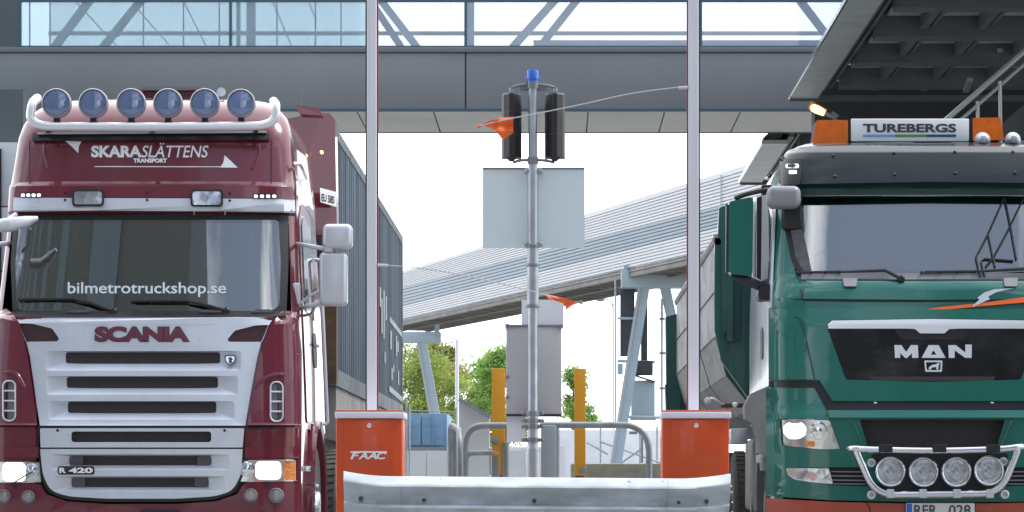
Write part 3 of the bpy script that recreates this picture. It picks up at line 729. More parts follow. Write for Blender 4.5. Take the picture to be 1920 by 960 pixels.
bc = thing('shipping_container', 'small light blue shipping container standing beyond the low wall', 'container', P(800, 920, 90))
cz0, cz1 = P(0, 838, 90).z, P(0, 775, 90).z
xa, xb_ = P(742, 0, 90).x, P(838, 0, 90).x
b = MB(); b.box(xa, xb_, 90.06, 94, cz0, cz1, 0.02); b.build('body', 'bluebox', bc)
for f0, f1 in ((0.06, 0.5), (0.5, 0.94)):
    b = MB(); X0, X1 = xa + (xb_ - xa) * f0 + .02, xa + (xb_ - xa) * f1 - .02; b.box(X0, X1, 90.0, 90.055, cz0 + .06, cz1 - .08, 0.01)
    for k in (0.25, 0.62): b.box(X0 + .06, X1 - .06, 89.985, 90.0, cz0 + (cz1 - cz0) * k, cz0 + (cz1 - cz0) * k + .05)
    dd = b.build('door', 'bluebox', bc)
    b = MB(); b.tube([((X0 + X1) / 2, 89.97, cz0 + .05), ((X0 + X1) / 2, 89.97, cz1 - .05)], 0.018, 6); b.build('lock_rod', 'bluebox', dd)
b = MB(); b.box(xa, xb_, 90.0, 92.4, P(0, 845, 90).z - 1.5, cz0 - 0.004); b.build('support_stand', 'galv_dark', bc)
wf = thing('wire_fence', 'thin steel posts and wire in front of the blue container', 'fence', P(800, 920, 48))
for px, y0 in ((762, 748), (768, 760), (855, 764)):
    b = MB(); b.tube([P(px, y0, 48), P(px, 1000 if px < 800 else 900, 48)], 0.016, 8); b.build('post', 'galv', wf)
b = MB(); b.tube([P(766, 770, 48), P(857, 772, 48)], 0.008, 6); b.build('wire', 'galv', wf)
def lamp_post(px, top, d, r, label):
    t = thing('lamp_post', label, 'lamp post', (P(px, 0, d).x, d, 0))
    b = MB(); b.tube([(P(px, 0, d).x, d, 0), P(px, top, d)], [r * 1.3, r], 10); b.build('mast', 'armwhite', t)
    return t
t = lamp_post(857, 640, 95, 0.055, 'plain white mast rising in front of the trees')
b = MB(); b.lathe(P(857, 640, 95), (0, 0, 1), [(0.06, 0), (0.08, 0.03), (0.03, 0.1)], 10); b.build('mast_cap', 'armwhite', t)
t = thing('street_lamp', 'distant street lamp with a flat grey head beside the orange pennant', 'lamp post', (P(1150, 0, 190).x, 190, 0))
b = MB(); b.tube(spline([(P(1150, 0, 190).x, 190, 0), P(1150, 600, 190), P(1149, 575, 190), P(1140, 562, 190), P(1127, 561, 190)], 6), 0.045, 8); b.build('mast', 'clad', t)
b = MB(); a = P(1133, 562, 190); c = P(1109, 557, 190); b.tube([a, a.lerp(c, .3), a.lerp(c, .75), c], [0.08, 0.19, 0.15, 0.04], 10); b.build('lamp_head', 'greyplastic', t)

# ---- trees
def tree(px, base_d, top_py, w, leaf, label, seed, n=5200, low=0.25):
    rnd = random.Random(seed)
    x = P(px, 0, base_d).x; h = P(0, top_py, base_d).z
    t = thing('deciduous_tree', label, 'tree', (x, base_d, 0), 'trees beyond the yard')
    b = MB(); k = []
    b.tube([(x, base_d, 0), (x + .1, base_d, h * .3), (x - .1, base_d + .1, h * .6), (x, base_d, h * .9)], [h * .025, h * .02, h * .012, 0.03], 9)
    clumps = []
    for i in range(40):
        a = rnd.uniform(0, 2 * math.pi); z = rnd.uniform(low, 0.97); rr = w * (0.25 + 0.75 * math.sin(min(1, (1.02 - z) / (1.02 - low)) * math.pi * 0.62) ** .8) * rnd.uniform(.2, 1.0)
        c = Vector((x + rr * math.cos(a), base_d + rr * math.sin(a), z * h)); clumps.append((c, rnd.uniform(.2, .38) * w))
        b.tube([(x, base_d, max(0.1 * h, z * h - .5 * rr)), c], [0.09, 0.02], 5)
    b.build('trunk', 'bark', t)
    vs, fs = [], []
    for i in range(n * 4):
        c, r = clumps[rnd.randrange(len(clumps))]
        p = c + Vector((rnd.gauss(0, .46), rnd.gauss(0, .46), rnd.gauss(0, .40))) * r - Vector((x, base_d, 0)); s = rnd.uniform(.06, .15)
        u = Vector((rnd.gauss(0, 1), rnd.gauss(0, 1), rnd.gauss(0, 1))).normalized(); q = u.orthogonal().normalized(); s2 = u.cross(q)
        a = len(vs); vs += [p + q * s, p + s2 * s * .6, p - q * s, p - s2 * s * .6]; fs.append((a, a + 1, a + 2, a + 3))
    me = bpy.data.meshes.new('crown'); me.from_pydata(vs, [], fs); me.materials.append(M[leaf])
    o = bpy.data.objects.new('crown', me); COL.objects.link(o); o.parent = t
tree(778, 240, 640, 4.6, 'leaf_a', 'yellow-green tree just right of the dark container', 1, 8500, low=.1)
tree(832, 262, 642, 3.6, 'leaf_b', 'tallest autumn-tinted tree behind the white mast', 2, 8500, low=.1)
tree(900, 232, 722, 2.6, 'leaf_a', 'low dull green tree between mast and left yellow post', 5, 3200, low=.1)
tree(930, 225, 657, 3.0, 'leaf_c', 'fresh green tree behind the left yellow post', 3, 8000, low=.1)
tree(1076, 230, 686, 1.9, 'leaf_c', 'slim fresh green tree showing left of the right yellow post', 4, 2700, low=.1)

# ---- invented buildings out of view, shaped for the reflections in paint and glass
ob = thing('reflection_block', 'tall plain grey block added out of view behind the viewer for reflections', 'building', (-28, -15, 0))
b = MB(); b.box(-46, -8.6, -30, -15, 0, 44); b.build('reflection_block_front', 'yard', ob)
for k in range(7):
    b = MB(); b.box(-44 + k * 5.2, -42.2 + k * 5.2, -14.99, -14.9, 3, 42); b.build('reflection_window_band', 'reflection_glass', ob)
oh = thing('reflection_hall', 'dark hall added out of view behind the viewer to darken reflections', 'building', (15, -16, 0))  # unseen hall added to darken the visor and grille reflections
b = MB(); b.box(1.5, 9.0, -30, -17, 0, 13); b.build('reflection_annex', 'darkwall', oh)
b = MB(); b.box(10.5, 40, -30, -16, 0, 32); b.build('wall', 'darkwall', oh)  # main body of the added unseen hall
b = MB(); b.box(1.3, 40.2, -16.6, -15.9, 12.8, 13.2); b.build('reflection_eaves', 'yard', oh)

# ================================================================== cab builder shared by both trucks
def make_surf(xc, d0, ytab, wtab, Rc, n):
    yf, wf_ = lerp_table(ytab), lerp_table(wtab)
    def f(x, z):
        u = min(abs(x - xc) / wf_(z), 0.9995)
        return d0 + yf(z) + Rc * (1 - (1 - u ** n) ** (1 / n))
    s = Surf(f, d0 + 0.3); s.yf, s.wf, s.xc, s.d0c, s.R, s.n = yf, wf_, xc, d0, Rc, n
    return s
def cab_shell(s, zs, yback, skip=None):
    us = [-0.9995, -0.997, -0.99, -0.975, -0.95, -0.91, -0.86, -0.78, -0.66, -0.5, -0.33, -0.16, 0, 0.16, 0.33, 0.5, 0.66, 0.78, 0.86, 0.91, 0.95, 0.975, 0.99, 0.997, 0.9995]
    b = MB(); rings = []
    for z in zs:
        w = s.wf(z); ring = [(s.xc - w, s.d0c + yback, z)]
        for u in us: ring.append((s.xc + u * w, s.f(s.xc + u * w, z), z))
        ring.append((s.xc + w, s.d0c + yback, z))
        rings.append([b.bm.verts.new(p) for p in ring])
    for a, c, z0, z1 in zip(rings, rings[1:], zs, zs[1:]):
        for i in range(len(a) - 1):
            um = None if i in (0, len(a) - 2) else (us[i - 1] + us[i]) / 2
            if skip and um is not None and skip(um, (z0 + z1) / 2): continue
            b.bm.faces.new((a[i], a[i + 1], c[i + 1], c[i]))
    b.bm.faces.new(rings[-1]); b.bm.faces.new(rings[0][::-1])
    for a, c in zip(rings, rings[1:]): b.bm.faces.new((a[-1], a[0], c[0], c[-1]))
    return b
def side_map(s, sgn):
    def m(u, v, off=0.0):          # u = metres behind the front plane, v = height
        return Vector((s.xc + sgn * (s.wf(v) + off), s.d0c + u, v))
    return m
def round_lamp(name, px, py, rpx, d, lens, parent, housing='steel', depth=0.10, rimw=0.16, lit=False):
    c = P(px, py, d); r = rpx * d / F
    b = MB(); b.lathe(c, (0, 1, 0), [(r * 0.9, 0.002), (r * 0.97, -0.005), (r, 0.0), (r, depth * .35), (r * .75, depth * .8), (r * .3, depth)], 28, capend=False)
    h = b.build(name, housing, parent)
    b = MB(); b.lathe(c, (0, 1, 0), [(r * (1 - rimw), -0.022), (r * (1 - rimw * .55), -0.026), (r * 1.01, -0.014), (r * 1.02, 0.012), (r * (1 - rimw), 0.006)], 32, capend=False); b.build('rim', 'mirror_dull' if housing == 'steel' else 'steel', h)
    b = MB(); rl = r * (1 - rimw * .8)
    b.lathe(c, (0, 1, 0), [(0.0, -0.030)] + [(rl * math.sin(a), -0.030 + 0.018 * (1 - math.cos(a))) for a in (0.25, 0.5, 0.8, 1.1, 1.35, 1.5708)] + [(rl, 0.004)], 28); b.build('lens', lens.replace('lens', 'cover'), h)
    b = MB(); b.lathe(c, (0, 1, 0), [(rl * 1.02, -.008), (rl * .92, .006), (rl * .75, depth * .28), (rl * .5, depth * .5), (rl * .25, depth * .62), (.001, depth * .66)], 28, capend=False); b.build('reflector', 'bowl', h)
    b = MB(); b.lathe(c + Vector((0, depth * .5, 0)), (0, -1, 0), [(rl * .10, 0), (rl * .12, depth * .2), (rl * .08, depth * .3), (.001, depth * .32)], 12); b.build('bulb_cap', 'chrome', h)
    return h
def wheel(parent, xo, y, z, r, wd, sgn, hub='steel'):
    """sgn = side the outer face looks to"""
    prof = [(r * .55, 0), (r * .62, 0.0), (r * .66, .015), (r * .93, .0), (r * .985, .03), (r, .06), (r, wd - .06), (r * .985, wd - .03), (r * .93, wd), (r * .55, wd)]
    b = MB(); b.lathe((xo, y, z), (-sgn, 0, 0), prof, 48)
    for i in range(44):
        a = 2 * math.pi * i / 44; p = Vector((xo - sgn * wd / 2, y + math.cos(a) * (r + .004), z + math.sin(a) * (r + .004)))
        for k in (-1, 1): b.beam(p + Vector((k * wd * .12, 0, 0)), p + Vector((k * wd * .42, math.sin(a) * .012, -math.cos(a) * .012)), .045, .014, up=(0, math.cos(a), math.sin(a)))
    w = b.build('wheel', 'dusty_rubber', parent)
    b = MB(); b.lathe((xo, y, z), (-sgn, 0, 0), [(.02, -.03), (.1, -.03), (.12, .02), (r * .3, .05), (r * .45, .10), (r * .5, .02), (r * .54, .004), (r * .56, .02), (r * .5, .12)], 30, capend=False); b.build('rim', hub, w)
    b = MB()
    for i in range(10):
        a = 2 * math.pi * i / 10; b.lathe((xo + sgn * .0, y + math.cos(a) * r * .33, z + math.sin(a) * r * .33), (sgn, 0, 0), [(.018, -.06), (.018, .0), (.012, .015)], 6)
    b.build('wheel_nut', 'steel', w)
    return w
def wiper(s, pts, parent, r=0.011):
    w = [s.proj(px, py, 0.045) for px, py in pts]
    b = MB(); b.tube([w[0] + Vector((0, .03, -.0)), w[1] + Vector((0, .03, -.0))], 0.008, 6)
    for t in (0, .33, .66, 1): p = w[0].lerp(w[1], t); b.tube([p + Vector((0, .035, -.005)), p + Vector((0, -.002, .008))], 0.008, 5)
    b.tube([w[0].lerp(w[1], .05) + Vector((0, 0, .008)), w[1] + Vector((0, 0, .006))], 0.007, 6)
    b.tube(w[1:], [r * .8] + [r * 1.3] * (len(w) - 2), 8); b.lathe(w[-1] + Vector((0, .06, 0)), (0, -1, 0), [(.03, 0), (.03, .06), (.02, .075)], 12)
    return b.build('wiper', 'black', parent)

# ================================================================== the maroon truck
SX, SD = -3.28, 23.5
s1 = make_surf(SX, SD,
    [(0.25, 0.02), (0.45, 0.0), (1.13, 0.0), (1.16, 0.02), (2.0, 0.13), (2.05, 0.25), (2.85, 0.50), (2.88, 0.44), (3.08, 0.48), (3.12, 0.54), (3.50, 0.66), (3.62, 0.73), (3.74, 0.84), (3.82, 1.0), (3.88, 1.3), (3.92, 1.9)],
    [(0.25, 1.24), (1.13, 1.25), (1.5, 1.24), (2.0, 1.22), (2.85, 1.17), (3.1, 1.165), (3.14, 1.155), (3.5, 1.12), (3.66, 1.08), (3.76, 1.0), (3.83, 0.93), (3.88, 0.84), (3.92, 0.70)], 0.34, 4.2)
mt = thing('truck', 'maroon truck with silver grille and six round roof lamps, facing the viewer at left', 'truck', (SX, SD, 0))
m1 = s1.proj
zs = [0.28, 0.35, 0.45, 0.7, 0.95, 1.13, 1.16, 1.4, 1.7, 2.0, 2.06, 2.2, 2.4, 2.6, 2.78, 2.85, 2.88, 3.0, 3.08, 3.12, 3.25, 3.4, 3.5, 3.56, 3.62, 3.68, 3.72, 3.76, 3.80, 3.83, 3.86, 3.88, 3.90, 3.92]
lowc = cab_shell(s1, [z for z in zs if z <= 1.13], 0.78, skip=lambda u, z: abs(u) < .66 and z > .5).build('bumper_body', 'maroon', mt)
sh = cab_shell(s1, [z for z in zs if z >= 1.13], 2.6, skip=lambda u, z: (abs(u) < 0.93 and 2.06 < z < 2.78) or (abs(u) < .66 and .5 < z < 1.9)).build('cab_shell', 'maroon', mt)
# --- inside of the cab
b = MB(); y0 = SD + 0.62
b.box(SX - 1.1, SX + 1.1, SD + 2.15, SD + 2.2, 1.9, 3.1); b.box(SX - 1.12, SX - 1.08, SD + .9, SD + 2.2, 1.9, 2.9); b.box(SX + 1.08, SX + 1.12, SD + .9, SD + 2.2, 1.9, 2.9)
b.box(SX - 1.1, SX + 1.1, y0, SD + 2.2, 2.84, 2.88); b.box(SX - 1.1, SX + 1.1, y0, SD + 2.2, 1.5, 1.55)
b.build('cab_interior', 'interior', mt)
b = MB(); b.box(SX - 1.08, SX + 1.08, SD + 0.5, SD + 0.95, 1.9, 2.06, 0.04); b.box(SX - .95, SX - .3, SD + .8, SD + 1.05, 2.0, 2.12, .04); b.build('dashboard', 'dash', mt)
for xs in (-0.62, 0.62):
    b = MB(); b.box(SX + xs - .24, SX + xs + .24, SD + 1.35, SD + 1.5, 1.6, 2.38, .06); b.box(SX + xs - .14, SX + xs + .14, SD + 1.36, SD + 1.46, 2.40, 2.6, .05); b.box(SX + xs - .25, SX + xs + .25, SD + 1.0, SD + 1.5, 1.56, 1.72, .05); b.build('seat', 'seat', mt)
b = MB(); c = Vector((SX + .62, SD + 0.98, 2.05)); ring = [c + Vector((.22 * math.cos(a), -.09 * math.sin(a), .19 * math.sin(a))) for a in [2 * math.pi * i / 24 for i in range(24)]]
b.tube(ring, 0.016, 8, closed=True); b.beam(c - Vector((.2, 0, 0)), c + Vector((.2, 0, 0)), .05, .02); b.build('steering_wheel', 'black', mt)
# --- windshield with black surround, glass, decal, dark reflection patch
gl_o = rpoly([(26, 400), (541, 400), (541, 490), (537, 592), (24, 592), (20, 490)], [10, 12, 0, 14, 14, 0])
gl_i = rpoly([(36, 412), (523, 412), (527, 490), (524, 572), (510, 583), (40, 583), (30, 572), (28, 490)], [4, 8, 0, 6, 4, 4, 6, 0])
b = MB(); b.patch(m1, gl_o, 0.006, 0.012, holes=[gl_i], step=25); fr = b.build('windshield_surround', 'black', mt)
b = MB(); b.patch(m1, gl_i, 0.003, 0.005, step=16); ws = b.build('windshield', 'windshield', mt)
b = MB(); b.patch(m1, [(300, 411), (355, 411), (364, 452), (316, 450)], -0.05, 0.02, step=20); b.build('reflection_patch', 'black', mt)  # dark patch behind the glass imitates a reflection
b = MB(); b.patch(m1, rrect(56, 425, 95, 462, 14), -0.07, 0.03, step=20); b.build('interior_mirror', 'black', mt)
b = MB()
for px in (364, 422): b.patch(m1, [(px - 1, 395), (px + 1, 395), (px + 1, 403), (px - 1, 403)], 0.02, 0.012)
b.build('screen_peg', 'silver', mt)
text('lettering', 'bilmetrotruckshop.se', (127, 424, 529, 550), m1, 0.008, 'windtext', mt, bold=0.012, depth=0.001)
wiper(s1, [(35, 562), (140, 561), (165, 566), (213, 584)], mt); wiper(s1, [(246, 565), (352, 565), (375, 569), (424, 583)], mt)
b = MB(); b.patch(m1, [(24, 584), (536, 584), (536, 593), (24, 593)], 0.03, 0.05, step=25)
for c in (145, 395, 492): b.patch(m1, [(c - 22, 586), (c - 12, 580), (c + 14, 580), (c + 24, 586)], 0.05, 0.04)
b.build('cowl', 'black', mt)
# --- sun visor band
b = MB(); b.patch(m1, rpoly([(30, 346), (548, 348), (553, 372), (26, 369)], 3), 0.030, 0.08, step=22); b.build('visor_upper', 'maroon', mt)
b = MB(); b.patch(m1, rpoly([(25, 370.5), (553, 373), (554, 399), (400, 396), (160, 395), (24, 397)], 3), 0.032, 0.09, step=22); b.build('visor_band', 'silver', mt)
for x0, y0, x1, y1 in ((135, 355, 195, 387), (357, 355, 418, 388)):
    b = MB(); b.patch(m1, rrect(x0, y0, x1, y1, 7), 0.065, 0.07); l_ = b.build('driving_lamp', 'black', mt)
    b = MB(); b.patch(m1, rrect(x0 + 4, y0 + 4, x1 - 4, y1 - 4, 5), 0.072, 0.012); b.build('lens', 'lens_clear', l_)
for x0, x1, y0 in ((38, 78, 361), (474, 520, 363)):
    b = MB(); b.patch(m1, rrect(x0, y0, x1, y0 + 10, 3), 0.036, 0.02); l_ = b.build('marker_lamp', 'black', mt)
    b = MB()
    for i in range(4):
        c = x0 + (x1 - x0) * (i + .5) / 4; b.patch(m1, rrect(c - 3.6, y0 + 2, c + 3.6, y0 + 8, 2), 0.040, 0.006)
    b.build('lens', 'markerlit', l_)
b = MB()
for px, py in ((122, 361), (122, 375), (276, 361), (276, 375), (431, 362), (431, 376)): b.lathe(m1(px, py, 0.03), (0, -1, 0), [(.011, 0), (.010, .008), (.004, .011)], 10)
b.build('screw', 'black', mt)
# --- upper front
b = MB(); b.patch(m1, rpoly([(62, 249), (505, 249), (507, 262), (60, 264)], 2), 0.030, 0.06, step=25); b.build('roof_gutter', 'black', mt)
b = MB(); b.patch(m1, [(70, 248), (500, 245), (500, 249), (70, 252)], 0.06, 0.03); b.build('gutter_trim', 'greyplastic', mt)
for sg in (0, 1):
    path = [(83, 268), (84, 290), (90, 315)] if sg == 0 else [(487, 268), (485, 290), (472, 317)]
    b = MB(); b.tube(spline([m1(x, y, 0.0) for x, y in path], 5), 0.010, 8); b.build('panel_crease', 'maroon', mt)
b = MB(); b.tube([m1(509, y, 0.001) for y in range(262, 346, 8)], 0.004, 6); b.tube([m1(55, y, 0.001) for y in range(264, 346, 8)], 0.004, 6); b.build('panel_gap', 'black', mt)
text('lettering', 'SKARA', (171, 266, 273, 295), m1, 0.003, 'decal', mt, bold=0.045, depth=0.002)
text('lettering', 'SLÄTTENS', (265, 391, 273, 295), m1, 0.003, 'decal', mt, bold=0.008, shear=0.22, depth=0.002)
text('lettering', 'TRANSPORT', (250, 313, 297, 305), m1, 0.003, 'decal', mt, bold=0.05, depth=0.002)
b = MB(); b.patch(m1, [(177, 311.5), (416, 312), (414, 313.5), (177, 313)], 0.003, 0.002, step=30)
b.patch(m1, [(122, 264), (153, 265), (148, 274), (146.5, 287), (136, 276)], 0.003, 0.002)
b.patch(m1, [(421, 291), (433, 302), (446, 314.5), (413, 314), (419, 304)], 0.003, 0.002); b.build('decal', 'decal', mt)
# --- roof lamps on their bar
dl = 24.02
bp = bendpath([P(70, 184, dl + .16), P(60, 193, dl), P(56, 226, dl), P(80, 237, dl - .02), P(285, 238, dl - .03), P(492, 236, dl - .02), P(516, 226, dl), P(518, 197, dl), P(513, 190, dl + .16)], 0.14, 6)
b = MB(); b.tube(bp, 0.036, 14); bar = b.build('light_bar', 'whitetube', mt)
b = MB()
for px in (90, 285, 480): b.tube([P(px, 240, dl), m1(px, 247, -0.02)], 0.02, 8)
b.build('bar_bracket', 'black', bar)
for i, px in enumerate((106, 175, 246, 315, 384, 452)):
    h = round_lamp('roof_lamp', px, 193.5, 27.5 if i < 5 else 26.5, dl - .02, 'lens_blue', mt, housing='steel', depth=0.13, rimw=0.10)
    b = MB(); b.pbox(px - 6, 219, px + 6, 230, dl, 0.05, 0.004); b.pbox(px - 9, 228, px + 9, 233, dl - .03, 0.07, .004); b.build('lamp_foot', 'black', h)
# roof hatch, horn, antenna, rear deflector
b = MB(); zt_ = P(0, 172, 25.3).z; a = P(258, 0, 25.3).x; c = P(392, 0, 25.3).x
b.prism([(a, 25.2, zt_), (a + .06, 25.2, zt_ + .03), (c - .08, 25.2, zt_ + .03), (c, 25.2, zt_)], (0, .6, 0)); b.build('roof_hatch', 'greyplastic', mt)
b = MB(); b.box(a + .05, c - .05, 25.25, 25.9, zt_ - .06, zt_ - .002); b.build('hatch_frame', 'maroon', mt)
b = MB(); b.lathe(P(416, 174, 24.9), (0, -1, 0), [(.012, -.1), (.02, 0), (.035, .05), (.038, .052)], 14); b.build('horn', 'chrome', mt)
b = MB(); p = P(564, 200, 25.6); b.tube([p, p + Vector((.06, 0, .6))], [0.004, 0.0015], 6); b.build('antenna', 'greyplastic', mt)
# raised maroon box and side deflector behind the cab
b = MB(); b.prism([P(552, 196, 25.7), P(598, 203, 25.8), P(604, 216, 25.8), P(562, 214, 25.7)], (0, .22, 0)); b.build('roof_spoiler', 'maroon', mt)
b = MB(); b.prism([P(540, 222, 26.9), P(600, 211, 26.9), P(619, 213, 27.2), P(628, 224, 27.25), P(632, 440, 27.25), P(605, 440, 26.9), P(540, 440, 26.9)], (0, .25, 0)); df = b.build('side_deflector', 'maroon', mt)
def dfm(px, py, off=0.0):
    return P(px, py, 26.9 + (px - 600) / 32 * .35 - .03 - off)
b = MB(); b.patch(dfm, [(600, 352), (631, 360), (631, 388), (601, 379)], 0.02, 0.006); b.build('number_sign', 'decal', df)
t_ = text('lettering', 'EU 585', (603, 627, 363, 377), lambda px, py, off=0.0: dfm(px, py + (px - 603) * .22, off), 0.024, 'black', df, bold=0.03, depth=0.002)
b = MB(); b.lathe(dfm(603, 285, .0), (0, -1, 0), [(.014, -.05), (.014, .01), (.005, .02)], 10); b.build('side_marker', 'amberlit', df)
# --- grille, upper flap
cr_r = [(515, 593), (502, 612), (491, 638), (483, 668), (474, 715), (466, 760), (460, 798)]
cr_l = [(28, 593), (38, 612), (49, 640), (56, 668), (63, 715), (69, 760), (75, 798)]
slots = [((85, 658, 452, 695), (124, 661, 412, 681)), ((87, 705, 446, 740), (126, 707, 408, 727)), ((90, 752, 440, 787), (128, 753.5, 405, 774))]
def slot_poly(o): return rrect(*o, 5, 3)
holes = [slot_poly(o) for o, i in slots]
int_l = rpoly([(36, 606), (60, 607), (98, 616), (111, 635), (108, 640), (48, 641)], 3)
int_r = rpoly([(504, 609), (480, 610), (440, 620), (426, 637), (430, 641), (492, 641)], 3)
b = MB(); b.patch(m1, cr_r + cr_l[::-1], 0.016, 0.03, holes=holes + [int_l, int_r], step=22)
for o, i in slots: b.wall(m1, slot_poly(o), rrect(i[0], i[1], i[2], i[3], 4, 3), 0.016, -0.035)
b.build('grille_panel', 'silver', mt, angle=25)
for o, i in slots:
    b = MB(); b.patch(m1, rrect(i[0] - 1, i[1] - 1, i[2] + 1, i[3] + 1, 4), -0.034, 0.004, step=40); b.build('grille_slot', 'mesh', mt)
for il in (int_l, int_r):
    b = MB(); b.patch(m1, il, 0.004, 0.02, step=30); b.build('air_intake', 'maroon_dull', mt)
for x0, x1, y in ((135, 405, 606.5), (165, 380, 648)):
    b = MB(); b.patch(m1, [(x0, y), (x1, y), (x1 - 20, y + 1.6), (x0 + 20, y + 1.6)], 0.018, 0.004, step=30); b.build('panel_crease', 'silver', mt)
text('lettering', 'SCANIA', (177, 356, 612, 641), m1, 0.018, 'greytext', mt, bold=0.068, depth=0.003, space=0.93)
text('lettering', 'SCANIA', (179, 354.5, 613, 639.5), m1, 0.022, 'maroontext', mt, bold=0.050, depth=0.005, space=0.95)
b = MB(); b.patch(m1, rpoly([(421, 666), (442, 666), (441, 678), (431.5, 686), (422, 678)], 3), 0.02, 0.012); bd = b.build('badge', 'greytext', mt)
b = MB(); b.patch(m1, rpoly([(423, 668), (440, 668), (439, 677), (431.5, 683.5), (424, 677)], 3), 0.024, 0.004); bd2 = b.build('badge_face', 'chrome', bd)
b = MB(); b.patch(m1, rpoly([(427, 671), (433, 669.5), (437, 673), (434, 676), (436, 679), (431.5, 682), (428, 678), (430, 675)], 1), 0.027, 0.003); b.build('badge_relief', 'greytext', bd)
b = MB(); b.patch(m1, [(60, 650), (478, 650), (462, 925), (72, 925)], -0.055, .01, step=25); b.build('grille_backing', 'black', mt)
# middle and lower panel
h4 = rrect(134, 809, 396, 829, 5, 3)
b = MB(); b.patch(m1, rpoly([(75, 803), (458, 803), (455, 839), (76, 839)], 2), 0.018, 0.03, holes=[h4], step=22)
b.wall(m1, h4, h4, 0.018, -0.02); b.build('grille_panel', 'silver', mt)
b = MB(); b.patch(m1, rrect(133, 808, 397, 830, 4), -0.018, 0.004, step=40); b.build('grille_slot', 'mesh', mt)
b = MB()
for px in (108, 421): b.lathe(m1(px, 807, .018), (0, -1, 0), [(.012, 0), (.010, .006), (.003, .009)], 10)
b.build('screw', 'black', mt)
lows = [((96, 852, 430, 881), (131, 855, 395, 872)), ((101, 893, 422, 921), (135, 896, 390, 913))]
b = MB(); b.patch(m1, rpoly([(75, 842), (455, 842), (452, 890), (436, 921), (400, 931), (330, 935), (200, 935), (130, 931), (95, 921), (80, 890)], [2, 2, 12, 26, 12, 12, 12, 12, 26, 12]), 0.02, 0.03, holes=[slot_poly(o) for o, i in lows], step=22)
for o, i in lows: b.wall(m1, slot_poly(o), rrect(i[0], i[1], i[2], i[3], 4, 3), 0.02, -0.035)
b.build('grille_panel', 'silver', mt, angle=25)
for o, i in lows:
    b = MB(); b.patch(m1, rrect(i[0] - 1, i[1] - 1, i[2] + 1, i[3] + 1, 4), -0.034, 0.004, step=40); sl_ = b.build('grille_slot', 'mesh', mt)
    b = MB(); b.patch(m1, rrect(i[0], i[1], i[0] + 25, i[3], 4), -0.026, 0.006); b.patch(m1, rrect(i[2] - 25, i[1], i[2], i[3], 4), -0.026, 0.006); split_build(b, 'slot_blank', 'mesh_grey', sl_)
b = MB(); b.patch(m1, rrect(108, 874, 177, 890, 5), 0.026, 0.014); bd = b.build('badge', 'blackgloss', mt)
text('lettering', 'R', (111, 124, 877, 887), m1, 0.03, 'decal', bd, bold=0.045, depth=0.004)
text('lettering', '420', (129, 174, 877, 887), m1, 0.03, 'decal', bd, bold=0.045, depth=0.004)
# dark gaps round the panels
b = MB(); b.patch(m1, [(70, 797), (560, 797), (560, 804), (70, 804)], 0.004, 0.01, step=25); b.patch(m1, [(74, 838), (458, 838), (458, 844), (74, 844)], 0.004, 0.01, step=25)
b.patch(m1, rpoly([(72, 840), (458, 840), (457, 890), (441, 925), (402, 937), (330, 941), (200, 941), (128, 937), (90, 925), (76, 890)], [2, 2, 12, 26, 12, 12, 12, 12, 26, 12]), 0.003, 0.01, step=25, holes=[rpoly([(82, 850), (448, 850), (442, 890), (430, 914), (395, 925), (330, 929), (200, 929), (135, 925), (102, 914), (88, 890)], 8)]); b.build('panel_gap', 'black', mt)
# --- corner panels with vents
off_r = [(529, 582), (548, 583), (560, 600), (566, 660), (566, 797), (463.5, 797), (470, 760), (478, 715), (487, 668), (495, 638), (507, 612)]
off_l = [(12, 578), (24, 588), (36, 606), (45, 636), (52, 668), (59, 715), (65, 760), (70, 797), (-22, 797), (-22, 640), (-14, 590)]
vr = rrect(507, 716, 530, 790, 10, 4); vl = rrect(6, 714, 29, 789, 10, 4)
for pl_, vv in ((off_r, vr), (off_l, vl)):
    b = MB(); b.patch(m1, rpoly(pl_, 3), 0.034, 0.05, holes=[vv], step=9, stepv=30); b.wall(m1, vv, vv, 0.034, -0.005); cp = b.build('corner_panel', 'maroon', mt, angle=30)
    xs = [p[0] for p in vv]; ys = [p[1] for p in vv]
    b = MB(); b.patch(m1, vv, 0.0, 0.004, step=20); b.build('vent_back', 'greyplastic', cp)
    b = MB(); b.tube([m1(x, y, 0.034) for x, y in vv], 0.007, 6, closed=True)
    for k in range(1, 4):
        y = min(ys) + (max(ys) - min(ys)) * k / 4; b.tube([m1(min(xs), y, .026), m1(max(xs), y, .026)], 0.008, 6)
    b.build('vent', 'mirrorgrey', cp)
    q = [(min(xs) - 30, min(ys) + 12), (min(xs) - 12, min(ys) - 6), (min(xs) + 8, min(ys) - 14), (max(xs) + 4, min(ys) - 14)]
    if pl_ is off_l: q = [(29 + 18, 712 + 16), (29 + 4, 703), (20, 698), (8, 698)]
    b = MB(); b.tube(spline([m1(x, y, .034) for x, y in q], 5), [0.004] + [0.016] * 13 + [0.012] * 2, 8); b.build('vent_brow', 'maroon', cp)
